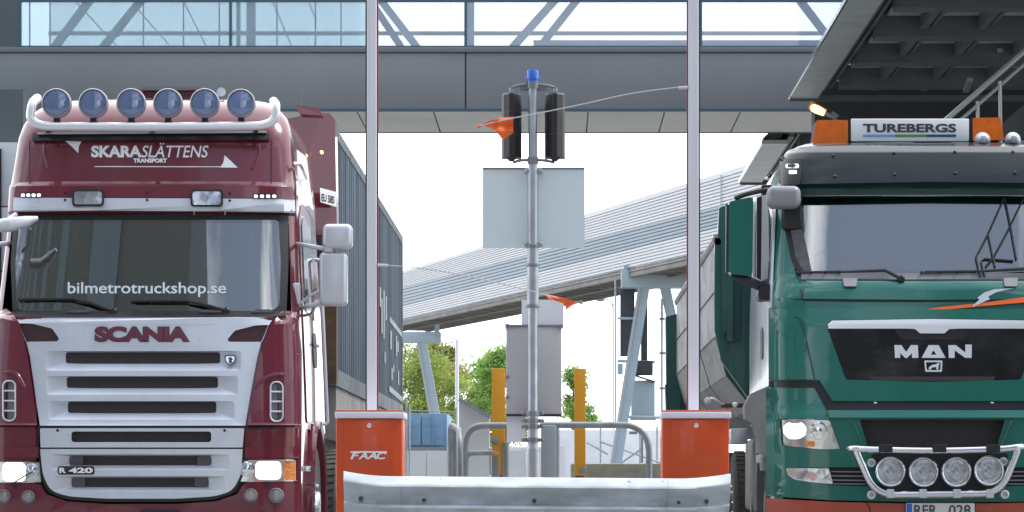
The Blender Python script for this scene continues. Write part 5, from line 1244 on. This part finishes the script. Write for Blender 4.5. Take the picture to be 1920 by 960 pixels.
# mirrors
dm = GD + .45
b = MB(); b.prism([P(*p, dm) for p in rpoly([(1367, 378), (1408, 369), (1413, 376), (1411, 512), (1406, 518), (1372, 514), (1366, 508)], 4)], (0, .2, 0))
bmesh.ops.bevel(b.bm, geom=[e for e in b.bm.edges], offset=.008, segments=2, affect='EDGES', clamp_overlap=True); b.build('main_mirror', 'green', gt)
b = MB(); b.pbox(1362, 383, 1369, 510, dm + .06, .15, .01); b.build('mirror_back', 'black', gt)
b = MB(); b.tube(spline([P(1378, 372, dm + .06), P(1400, 364, dm + .03), P(1430, 357, dm), P(1450, 352, dm + .05)], 5), .020, 8); b.pbox(1428, 346, 1448, 364, dm, .1, .01); b.build('mirror_arm', 'black', gt)
b = MB(); b.tube([P(1372, 517, dm + .08), P(1395, 524, dm + .05), P(1424, 536, dm + .05), P(1448, 548, dm + .12)], [.02, .035, .04, .05], 8); b.prism([P(*p, dm - .02) for p in rpoly([(1424, 538), (1440, 534), (1458, 542), (1463, 562), (1424, 562), (1421, 552)], 3)], (0, .25, 0)); b.build('mirror_bracket', 'black', gt)
b = MB()
b.pbox(1439, 347, 1503, 389, GD + .2, .22, .06, 5); b.build('front_mirror', 'mirror_dull', gt)
b = MB(); b.pbox(1467, 381, 1506, 431, GD + .42, .10, .03, 4); b.build('kerb_mirror', 'black', gt)
b = MB(); b.tube(bendpath([P(1416, 372, GD + 1.1), P(1415, 380, GD + 1.05), P(1413, 508, GD + 1.05), P(1414, 518, GD + 1.1)], .03), .017, 10); b.build('grab_rail', 'whitetube', gt)
b = MB(); b.prism([P(*p, GD + .62) for p in ((1429, 366), (1440, 362), (1443, 520), (1427, 528))], (0, .02, 0)); b.build('door_edge_reflection', 'white', gt)  # white colour imitates the bright reflection on the door frame
b = MB(); b.prism([P(*p, GD + .66) for p in ((1419, 372), (1430, 366), (1430, 528), (1419, 520))], (0, .02, 0)); b.build('door_seal', 'black', gt)
# cab side: door, window, handle, fender, wheels
sm2 = side_map(s2, -1)
b = MB(); b.patch(sm2, rpoly([(.26, 1.34), (2.9, 1.34), (2.9, 3.02), (.95, 3.05), (.58, 2.9), (.34, 2.25)], .07), .012, .02, step=.3); dr = b.build('door', 'silver', gt)
b = MB(); b.patch(sm2, rpoly([(.55, 2.22), (1.48, 2.2), (1.5, 2.9), (1.0, 2.95), (.72, 2.85)], .06), .02, .01, step=.3); b.build('window', 'sideglass', dr)
b = MB(); b.patch(sm2, rrect(1.1, 1.72, 1.4, 1.98, .08), .02, .01); b.build('handle_recess', 'black', dr)
b = MB(); b.patch(sm2, rpoly([(.28, .95), (2.0, .95), (2.1, 1.3), (.32, 1.3)], .05), .02, .04, step=.3); b.build('step_panel', 'fendergrey', gt)
wy = GD + 1.45; wr = .51
b = MB(); prev = None
for i in range(19):
    a = R(-5 + 190 * i / 18); cur = []
    for x, rr in ((GX - .86, .61), (GX - 1.255, .62), (GX - 1.27, .70), (GX - .86, .69)): cur.append(b.bm.verts.new((x, wy - math.cos(a) * rr, .51 + math.sin(a) * rr)))
    if prev:
        for k in range(4): b.bm.faces.new((prev[k], prev[(k + 1) % 4], cur[(k + 1) % 4], cur[k]))
    else: b.bm.faces.new(cur)
    prev = cur
b.bm.faces.new(prev); b.build('fender', 'fendergrey', gt, angle=40)
b = MB(); b.prism([P(1396, 762, GD + .75), P(1408, 738, GD + .7), P(1444, 722, GD + .4), P(1456, 745, GD + .36), P(1458, 882, GD + .36), P(1430, 882, GD + .4), P(1424, 830, GD + .5), P(1412, 795, GD + .6), P(1398, 786, GD + .7)], (0, .3, 0)); b.build('step_fairing', 'fendergrey', gt)
b = MB(); b.pbox(1419, 853, 1432, 868, GD + .34, .05, .006); b.build('side_lamp', 'mirrorgrey', gt)
for yy in (wy, wy + 1.75, GD + 6.6, GD + 7.95):
    for sg in (-1, 1): wheel(gt, GX + sg * 1.2, yy, .51, wr, .31, sg, hub='fendergrey')
b = MB(); b.box(GX - .45, GX - .36, GD + .4, GD + 12.0, .78, 1.08); b.box(GX + .36, GX + .45, GD + .4, GD + 12.0, .78, 1.08); b.box(GX - 1.05, GX + 1.05, GD + .6, GD + 1.0, .35, .9); b.build('chassis', 'redchassis', gt)
b = MB(); b.pbox(1352, 756, 1398, 764, 26.6, .1, .008); b.build('marker_bar', 'redchassis', gt)
b = MB(); b.lathe(P(1378, 759, 26.55), (0, -1, 0), [(.025, -.02), (.025, .02), (.01, .03)], 12); b.tube(spline([P(1356, 758, 26.5), P(1345, 752, 26.4), P(1336, 747, 26.4), P(1328, 751, 26.4)], 4), .012, 8); b.lathe(P(1327, 751, 26.4), (0, -1, 0), [(.03, -.02), (.03, .02), (.01, .03)], 12); b.build('reflector_stalk', 'whitetube', gt)
b = MB(); b.box(GX - 1.22, GX - .7, GD + 2.75, GD + 4.2, .45, 1.1, .04); b.build('battery_box', 'fendergrey', gt)
b = MB(); b.box(P(1371, 0, 26.3).x, P(1402, 0, 26.3).x, 26.3, 26.7, P(0, 832, 26.3).z, P(0, 803, 26.3).z, .01); b.build('tank_bracket', 'mirrorgrey', gt)
# tipper body
T0, T1 = 26.75, 35.6
def sec(x_out, y, k=0.0):   # half outline of the tub, outer side to bottom
    return [(x_out, 2.86), (x_out, 2.00), (x_out + .10, 1.66), (x_out + .34, 1.36), (x_out + .70, 1.24)]
xo = P(1340, 0, T0).x
def ring(y, xo_):
    l = [(x, z) for x, z in sec(xo_, y)]
    r = [(2 * GX - x, z) for x, z in l][::-1]
    return [Vector((x, y, z)) for x, z in l + r]
b = MB(); ys = [T0 + .12, T0 + 2.2, T0 + 4.4, T0 + 6.6, T1]
prev = None
for y in ys:
    cur = [b.bm.verts.new(p) for p in ring(y, xo + .01)]
    if prev:
        for k in range(len(cur) - 1): b.bm.faces.new((prev[k], prev[k + 1], cur[k + 1], cur[k]))
    prev = cur
td = b.build('tipper_body', 'tubgrey', gt, angle=15)
b = MB()
for y in (T0 + 2.9, T0 + 5.8): 
    rr = ring(y, xo + .006)[:5]; b.tube(rr, .004, 5)
for z in (2.42, 2.01): b.tube([Vector((xo + .006, T0 + .2, z)), Vector((xo + .006, T1, z))], .007, 5)
b.tube([Vector((xo + .11, T0 + .2, 1.665)), Vector((xo + .11, T1, 1.665))], .006, 5); b.build('weld_seam', 'fendergrey', td)
b = MB(); b.tube([Vector((xo + .03, T0, 2.88)), Vector((xo + .03, T1, 2.88))], .05, 8); b.build('top_rim', 'tubgrey', td)
fr_ = [(1340, 446), (1340, 618), (1352, 676), (1385, 722), (1402, 745)]
fpts = [P(x, y, T0) for x, y in fr_]; fpts = fpts + [Vector((2 * GX - p.x, p.y, p.z)) for p in fpts[::-1]]
b = MB(); b.prism(fpts, (0, .10, 0)); b.build('front_wall', 'green_dump', gt)
b = MB(); b.prism([P(1352, 388, T0 - .05), P(1366, 384, T0 - .05), P(1366, 612, T0 - .05), P(1356, 630, T0 - .05), P(1352, 450, T0 - .05), P(1346, 440, T0 - .05), P(1348, 392, T0 - .05)], (0, .12, 0)); b.pbox(1362, 470, 1374, 640, T0 - .06, .055); b.prism([P(1360, 382, T0 - .04), P(1520, 350, T0 - .04), P(1520, 450, T0 - .04), P(1360, 450, T0 - .04)], (0, .12, 0)); b.build('head_board', 'green_dump', gt)
b = MB(); b.pbox(1374, 440, 1388, 640, T0 - .04, .035); b.build('stiffener', 'green_dark', gt)
b = MB(); rr = ring(T1, xo - .02)[:5]
b.prism([Vector((xo - .12, T1, 2.7)), Vector((xo + .06, T1, 2.75)), Vector((xo + .06, T1, 1.5)), Vector((xo - .1, T1, 1.5))], (0, .3, 0)); b.build('tailgate_post', 'green_dump', gt)
b = MB(); b.prism([Vector((xo - .12, T1 + .02, 1.9)), Vector((xo + .1, T1 + .02, 1.9)), Vector((xo + .5, T1 + .02, 1.2)), Vector((xo + .2, T1 + .02, 1.0)), Vector((xo - .1, T1 + .02, 1.25))], (0, .3, 0)); b.prism([Vector((xo, T1 + .1, 1.3)), Vector((GX * 2 - xo, T1 + .1, 1.3)), Vector((GX * 2 - xo, T1 + .1, 2.7)), Vector((xo, T1 + .1, 2.7))], (0, .1, 0)); b.build('tailgate', 'green_dark', gt)

# ================================================================== the island: barriers, pole, railings, guardrail
def barrier(x0, x1, d, armx0, armx1, red_left, label, lettered):
    t = thing('barrier_gate', label, 'barrier', (P((x0 + x1) / 2, 0, d).x, d, 0), 'lane barriers with raised arms')
    a, c = P(x0 + 2, 790, d), P(x1 - 3, 784, d)
    dep = .34
    b = MB(); b.box(a.x, c.x, d, d + dep, 0.13, P(0, 785, d).z, .006); cab = b.build('cabinet', 'orange', t)
    b = MB(); b.pbox(x0 + 17, 787, x1 - 18, 905, d - .006, .02, .004); dd = b.build('door', 'orange', cab)
    b = MB(); b.lathe(P((x0 + x1) / 2, 798, d - .006), (0, -1, 0), [(.013, 0), (.013, .006), (.006, .010)], 12); b.build('lock', 'chrome', cab)
    b = MB(); b.box(P(x0, 0, d).x, P(x1 + 1, 0, d).x, d - .02, d + dep + .02, P(0, 784.5, d).z, P(0, 772, d).z, .008); b.build('lid', 'lid', t)
    b = MB(); b.box(P(x0, 0, d).x, P(x1 + 1, 0, d).x, d - .014, d + .03, P(0, 771.7, d).z, P(0, 769, d).z, .003); b.build('lid_trim', 'orange', t)
    if lettered:
        mp = flat(d - .008).proj
        for body, X0, X1 in (('F', 657, 674), ('A', 672, 690), ('A', 688, 707), ('C', 706, 725)):
            text('lettering', body, (X0, X1, 848, 861), mp, .0, 'decal', cab, bold=.03, shear=.25, depth=.002)
        b = MB(); b.patch(mp, [(657, 846), (726, 846), (725, 849), (657, 849)], .001, .003, step=90); b.build('lettering_bar', 'decal', cab)
    da = d + dep + .04
    A, B = P(armx0, 0, da).x, P(armx1, 0, da).x
    b = MB(); b.box(A, B, da, da + .055, P(0, 800, da).z, 5.4, .012, 3); arm = b.build('boom', 'armwhite', t)
    w = .006
    b = MB()
    if red_left: b.box(A - w, A - .0005, da + .006, da + .05, P(0, 800, da).z, 5.4)
    else: b.box(B + .0005, B + w, da + .006, da + .05, P(0, 800, da).z, 5.4)
    b.build('edge_strip', 'red', arm)
    b = MB()
    if red_left: b.box(B + .0005, B + .006, da + .004, da + .05, P(0, 800, da).z, 5.4)
    else: b.box(A - .006, A - .0005, da + .004, da + .05, P(0, 800, da).z, 5.4)
    b.build('edge_seal', 'greytext', arm)
    b = MB(); b.box(A - .03, B + .03, da - .035, da - .001, P(0, 800, da).z - .1, P(0, 790, da).z, .005); b.build('boom_clamp', 'galv_dark', t)
    return t, da
bl_, da = barrier(628, 757, 17.4, 687, 707, False, 'left orange barrier cabinet with white lettering, its arm raised upright', True)
br_, da2 = barrier(1240, 1370, 17.4, 1290, 1311, True, 'right orange barrier cabinet without lettering, its arm raised upright', False)
# whip rods with pennants
q = spline([P(708, 497, da), P(760, 500, da), P(850, 512, da), P(940, 532, da + .05), P(1010, 549, da + .12), P(1060, 563, da + .16), P(1086, 567, da + .18)], 7)
b = MB(); b.tube(q, .0034, 6); b.tube([P(708, 497, da), P(728, 498, da)], .009, 8); b.build('flag_rod', 'cord', bl_)
b = MB(); b.lathe(P(1089, 567, da + .18), (1, 0, 0), [(.002, -.012), (.011, -.004), (.011, .006), (.002, .013)], 10); b.build('rod_tip', 'greyplastic', bl_)
def pennant(pts, d0, m, parent):
    b = MB()
    def mp(px, py, off=0.0):
        return P(px, py, d0 + .02 * math.sin(px * .14) + .01 * math.sin(py * .3) - off)
    b.patch(mp, pts, 0, .003, step=6); return b.build('pennant', m, parent)
pennant([(1020, 551), (1050, 557), (1083, 567), (1061, 581), (1059, 570), (1030, 560)], da + .14, 'flag', bl_)
q = spline([P(1290, 164, da2), P(1260, 165, da2), P(1180, 176, da2), P(1080, 198, da2 + .03), P(1000, 214, da2 + .06), P(950, 224, da2 + .08), P(898, 236, da2 + .1)], 7)
b = MB(); b.tube(q, .0038, 6); b.tube([P(1290, 164, da2), P(1272, 165, da2)], .010, 8); b.build('flag_rod', 'cord', br_)
b = MB(); b.lathe(P(898, 237, da2 + .1), (1, 0, 0), [(.002, -.012), (.010, -.004), (.010, .006), (.002, .013)], 10); b.build('rod_tip', 'flag', br_)
pennant([(903, 233), (918, 226), (940, 221), (962, 219), (962, 250), (942, 262), (930, 246), (915, 238)], da2 + .11, 'flag', br_)

# signal pole
dp = 18.7
sp_ = thing('signal_pole', 'galvanised pole with blue cap standing on the traffic island', 'pole', (P(999, 0, dp).x, dp, 0))
X = P(999, 0, dp).x
def zz(py): return P(0, py, dp).z
b = MB(); b.tube([(X, dp, .13), (X, dp, zz(842))], .045, 24); b.lathe((X, dp, 0), (0, 0, 1), [(.046, zz(900) - .3), (.046, zz(852)), (.043, zz(842)), (.034, zz(832))], 24); b.build('base_sleeve', 'galv', sp_)
b = MB(); b.lathe((X, dp, 0), (0, 0, 1), [(.0335, zz(838)), (.0335, zz(780)), (.031, zz(774)), (.031, zz(470))], 24); b.lathe((X, dp, 0), (0, 0, 1), [(.036, zz(570)), (.036, zz(497)), (.036, zz(462))], 24); b.lathe((X, dp, 0), (0, 0, 1), [(.0315, zz(474)), (.033, zz(318)), (.027, zz(312)), (.027, zz(140))], 24); b.build('mast', 'galv', sp_)
for py in (574, 497, 462): 
    b = MB(); b.lathe((X, dp, 0), (0, 0, 1), [(.041, zz(py) - .010), (.042, zz(py) - .008), (.042, zz(py) + .008), (.041, zz(py) + .010)], 24); b.build('band_clamp', 'galv_dark', sp_)
for py in (775, 789, 800, 825):
    b = MB(); b.lathe((X, dp, 0), (0, 0, 1), [(.048 if py == 775 else .043, zz(py) - .014), (.048 if py == 775 else .043, zz(py) + .014)], 20); b.beam((X - .062, dp - .01, zz(py)), (X + .062, dp - .01, zz(py)), .02, .022)
    for s_ in (-1, 1): b.lathe((X + s_ * .062, dp - .01, zz(py)), (0, -1, 0), [(.012, -.01), (.012, .015), (.004, .02)], 8)
    b.build('flange_clamp', 'galv_dark', sp_)
b = MB(); b.lathe((X, dp, 0), (0, 0, 1), [(.030, zz(150) - .03), (.036, zz(148)), (.037, zz(134)), (.034, zz(132))], 20)
for k in range(6):
    a = k * math.pi / 3; b.lathe((X + .034 * math.cos(a), dp + .034 * math.sin(a), zz(148)), (math.cos(a), math.sin(a), 0), [(.008, 0), (.008, .008), (.003, .012)], 8)
b.build('cap', 'blue', sp_)
# twin signal heads, backs towards us
def signal_head(x0, x1, label, mirror):
    xc = (x0 + x1) / 2; t = thing('traffic_light', label, 'traffic light', (P(xc, 0, dp + .02).x, dp, 2.7), 'signal heads on the pole')
    w = (x1 - x0) / 2
    def X_(f): return P(xc + (f if not mirror else -f) * w, 0, dp).x
    z0, z1 = zz(294), zz(168)
    out = [(-1.0, .14), (-1.0, .05), (-.78, .02), (-.25, -.01), (-.22, -.045), (.22, -.045), (.25, -.01), (.75, .02), (1.0, .05), (1.0, .14)]
    b = MB(); b.prism([(X_(f), dp + o, z0) for f, o in out], (0, 0, z1 - z0 - .03)); h = b.build('housing', 'black', t, angle=20)
    b = MB(); b.prism([(X_(f * .9), dp + o, z1 - .0295) for f, o in out], (0, 0, .012)); b.prism([(X_(f * .2 - .05), dp + o * .5, z1 - .017) for f, o in out], (0, 0, .03)); b.build('top_cap', 'greyplastic', t)
    b = MB(); b.lathe((X_(0), dp - .01, z0), (0, 0, -1), [(.034, 0), (.03, .012), (.012, .03)], 12); b.build('bottom_knob', 'black', t)
    b = MB()
    for k in (1, 2): z = z0 + (z1 - z0) * k / 3; b.prism([(X_(f * 1.012), dp + o - .001, z) for f, o in out], (0, 0, .004))
    split_build(b, 'seam', 'greytext', t)
    b = MB()
    for k in range(3): z = z0 + (z1 - z0 - .03) * (k + .5) / 3; b.lathe((X_(0), dp + .139, z), (0, 1, 0), [(.045, 0), (.05, .06), (.052, .09)], 14)
    b.build('lamp_hood', 'black', t)
    return t
signal_head(940.5, 977.5, 'black signal head seen from behind, on the left of the pole', False)
signal_head(1021.5, 1059.5, 'black signal head seen from behind, on the right of the pole', True)
b = MB()
for y in (160, 301):
    b.tube(spline([P(962, y + 4, dp + .02), P(975, y, dp + .02), P(999, y - 1, dp + .03), P(1022, y, dp + .02), P(1040, y + 4, dp + .02)], 4), .009, 8); b.lathe((X, dp, 0), (0, 0, 1), [(.034, zz(y) - .02), (.034, zz(y) + .02)], 16)
b.beam(P(975, 166, dp + .03), P(1025, 166, dp + .03), .02, .03); b.tube([P(988, 152, dp), P(986, 160, dp)], .008, 6); b.tube([P(1010, 155, dp), P(1026, 154, dp)], .004, 6)
split_build(b, 'signal_bracket', 'greyplastic', sp_)
# blank sign back, grey box, notices
sg = thing('road_sign', 'pale square sign seen from its blank back below the signal heads', 'sign', (X, dp + .04, 2.4))
b = MB(); b.pbox(905, 317, 1096, 465, dp + .040, .004, .0); b.build('sign_plate', 'signback', sg)
b = MB(); b.pbox(905, 314.5, 1096, 317, dp + .03, .022); b.build('edge_fold', 'greytext', sg)
for y in (320, 457):
    b = MB(); b.pbox(983, y - 4, 1017, y + 4, dp - .012, .048, .006)
    for s_ in (-1, 1): b.lathe(P(1000 + s_ * 15, y, dp - .012), (0, -1, 0), [(.010, 0), (.010, .010), (.004, .014)], 8)
    b.build('clamp', 'galv', sg)
bx = thing('control_box', 'tall grey control box mounted behind the pole', 'box', (X, dp + .05, 1.4))
b = MB(); b.pbox(949, 612, 1053, 777, dp + .06, .2, .006); b.build('case', 'zincbox', bx)
b = MB(); b.pbox(947, 608.5, 1055, 613, dp + .05, .22, .003); b.build('top_edge', 'greyplastic', bx)
b = MB()
for px, py in ((951, 610), (1052, 611)): b.pbox(px - 4, py - 3, px + 4, py + 4, dp + .045, .04, .004)
for px, py in ((951, 707), (951, 745)): b.lathe(P(px, py, dp + .06), (0, -1, 0), [(.012, -.01), (.012, .006), (.004, .01)], 8)
b.build('fitting', 'greyplastic', bx)
b = MB(); b.pbox(949, 777.3, 1053, 780, dp + .055, .21); b.build('bottom_edge', 'black', bx)
b = MB(); b.pbox(978, 562, 1057, 611, dp + .10, .003); o = b.build('notice_sheet', 'paper', loc=P(1017, 586, dp + .1)); tag(o, 'blank white sheet sticking up above the grey control box', 'notice')
b = MB(); b.pbox(950, 780.5, 986, 829, dp + .10, .003); o = b.build('notice_sheet', 'paper', loc=P(968, 805, dp + .1)); tag(o, 'small pale sheet hanging below the grey control box', 'notice')
b = MB(); b.pbox(1014, 797, 1043, 1100, dp + .55, .1, .006); o = b.build('service_column', 'zinc_blue', loc=P(1029, 1100, dp + .55)); tag(o, 'narrow grey steel column standing just right of the pole base', 'post')
# ochre posts
dy = 20.0
for x0, x1, lab, side in ((922, 947, 'ochre yellow square post left of the grey control box', 1), (1077, 1098, 'ochre yellow square post right of the grey control box', 2)):
    t = thing('marker_post', lab, 'post', (P((x0 + x1) / 2, 0, dy).x, dy, 0), 'yellow posts flanking the control box')
    b = MB(); b.pbox(x0, 691, x1, 892, dy, .09, .004); pz = P(0, 892, dy).z; b.build('shaft', 'ochre', t)
    b = MB(); b.box(P(x0 + 2, 0, dy).x, P(x1 - 3, 0, dy).x, dy + .01, dy + .08, .10, pz); b.build('foot', 'rust', t)
    b = MB(); yb = 821 if side == 1 else 876; xb = x0 if side == 1 else x0 + 9
    b.pbox(xb, yb, xb + 13, yb + 12, dy - .03, .03, .004); b.build('bracket', 'galv_dark', t)
    b = MB()
    for yk in (722, 754, 785): b.lathe(P(x1, yk, dy + .04), (1, 0, 0), [(.010, -.002), (.010, .008), (.003, .012)], 8)
    b.build('bolt', 'greyplastic', t)
# railings
dr_ = 19.5
def railing(label, path, posts, extra=()):
    t = thing('railing', label, 'railing', (path[0].x, path[0].y, 0))
    b = MB(); b.tube(bendpath(path, .18, 7), .0215, 12); b.build('top_rail', 'galv_dark', t)
    for p in posts: b = MB(); b.tube(p, .021, 12); b.build('post', 'galv_dark', t)
    for p in extra: b = MB(); b.tube(bendpath(p, .1, 6), .016, 10); b.build('mid_rail', 'galv_dark', t)
    return t
railing('bent grey tube railing left of the pole', [Vector((P(872, 0, dr_).x, dr_, .1)), P(872, 798, dr_), P(950, 798, dr_)], [[Vector((P(948, 0, dr_ + .5).x, dr_ + .5, .1)), P(948, 830, dr_ + .5)]], [[P(874, 880, dr_), P(874, 850, dr_), P(922, 849, dr_)]])
railing('bent grey tube railing right of the pole', [P(1012, 797, dr_), P(1217, 797, dr_), Vector((P(1217, 0, dr_).x, dr_, .1))], [[Vector((P(1043, 0, dr_).x, dr_, .1)), P(1043, 797, dr_)]])
railing('short receding grey railing beside the left railing', [Vector((P(845, 0, 21).x, 21, .1)), P(845, 797, 21), P(862, 808, 19.8), Vector((P(862, 0, 19.8).x, 19.8, .1))], [])
b = MB(); x = P(854, 0, 20.4).x; b.box(x - .02, x + .02, 20.3, 20.5, .1, P(0, 806, 20.4).z, .004); o = b.build('flat_post', 'galv_dark', loc=(x, 20.4, .1)); tag(o, 'flat grey steel post inside the short railing', 'post')
t = thing('bollard', 'short grey bollard with a slanted top in front of the left yellow post', 'bollard', (P(926, 0, 19.7).x, 19.7, 0))
b = MB(); b.prism([P(923, 852, 19.7), P(934, 856, 19.7), P(938, 1010, 19.7), P(919, 1010, 19.7)], (0, .1, 0)); b.build('shaft', 'galv_dark', t)
b = MB(); b.beam(P(918, 842, 19.68), P(934, 850, 19.68), .11, .012); b.pbox(917, 842, 921, 890, 19.66, .03); b.build('cap_plate', 'galv', t)
# guardrail
dg = 16.5
gr = thing('guardrail', 'dented galvanised guardrail beam closing the front of the island', 'guardrail', (P(1006, 0, dg).x, dg, 0))
prof = [(.156, .012), (.150, -.012), (.118, -.066), (.108, -.084), (.098, -.089), (.062, -.068), (.030, -.052), (.010, -.050), (.004, -.056), (-.004, -.094), (-.018, -.099), (-.060, -.070), (-.100, -.078), (-.118, -.066), (-.150, -.012), (-.156, .012)]
pp = []
for (a0, o0), (a1, o1) in zip(prof, prof[1:]):
    pp += [(a0, o0)]
pp.append(prof[-1]); prof = pp
def zc(px):
    z = P(0, 948 + (px - 1006) * .008, dg).z
    e = max(0, (735 - px) / 90, (px - 1268) / 95)
    return z + .012 * e * e, e
def seg(px0, px1, proud, name, n=24):
    b = MB(); rows = []
    for i in range(n + 1):
        px = px0 + (px1 - px0) * i / n; zc_, e = zc(px); row = []
        for a, o in prof:
            dent = .006 * math.sin(px * .021 + a * 9) + .004 * math.sin(px * .057 + a * 21)
            y = dg + o * (1 - .5 * min(1, e) ** 2) + dent * .6 - proud
            sk = 1 + .10 * min(1, e) ** 2
            row.append(b.bm.verts.new((P(px + (a * 18 * e if px > 1006 else -a * 10 * e), 0, dg).x, y, zc_ + a * sk)))
        rows.append(row)
    for r0, r1 in zip(rows, rows[1:]):
        for k in range(len(prof) - 1): b.bm.faces.new((r0[k], r0[k + 1], r1[k + 1], r1[k]))
    geo = bmesh.ops.extrude_face_region(b.bm, geom=b.bm.faces[:])
    bmesh.ops.translate(b.bm, verts=[v for v in geo['geom'] if isinstance(v, bmesh.types.BMVert)], vec=(0, .004, 0))
    return b.build(name, 'rail', gr, angle=50)
seg(750, 1254, 0.0, 'beam', 60); seg(646, 752, .006, 'end_section'); seg(1252, 1367, .006, 'end_section')
b = MB()
for px, py, k in ((763, 898, 1), (827, 899, 1), (1180, 902, 1), (1243, 904, 1)): b.lathe(Vector((P(px, 0, dg).x, dg - .028, zc(px)[0] + .134)), (0, -.6, 1), [(.012, -.01), (.011, .004), (.004, .007)], 12)
b.build('bolt_head', 'galv_dark', gr)
b = MB()
for px in (677, 736, 796, 1002, 1272, 1324): b.lathe(Vector((P(px, 0, dg).x, dg - .052, zc(px)[0] + .026)), (0, -1, 0), [(.012, -.02), (.012, .003), (.008, .007)], 12)
b.build('bolt', 'greytext', gr)
b = MB()
for px in (800, 1190, 1260): b.box(P(px, 0, dg).x - .05, P(px, 0, dg).x + .05, dg + .03, dg + .13, 0.0, zc(px)[0] + .1)
b.build('post', 'galv', gr)
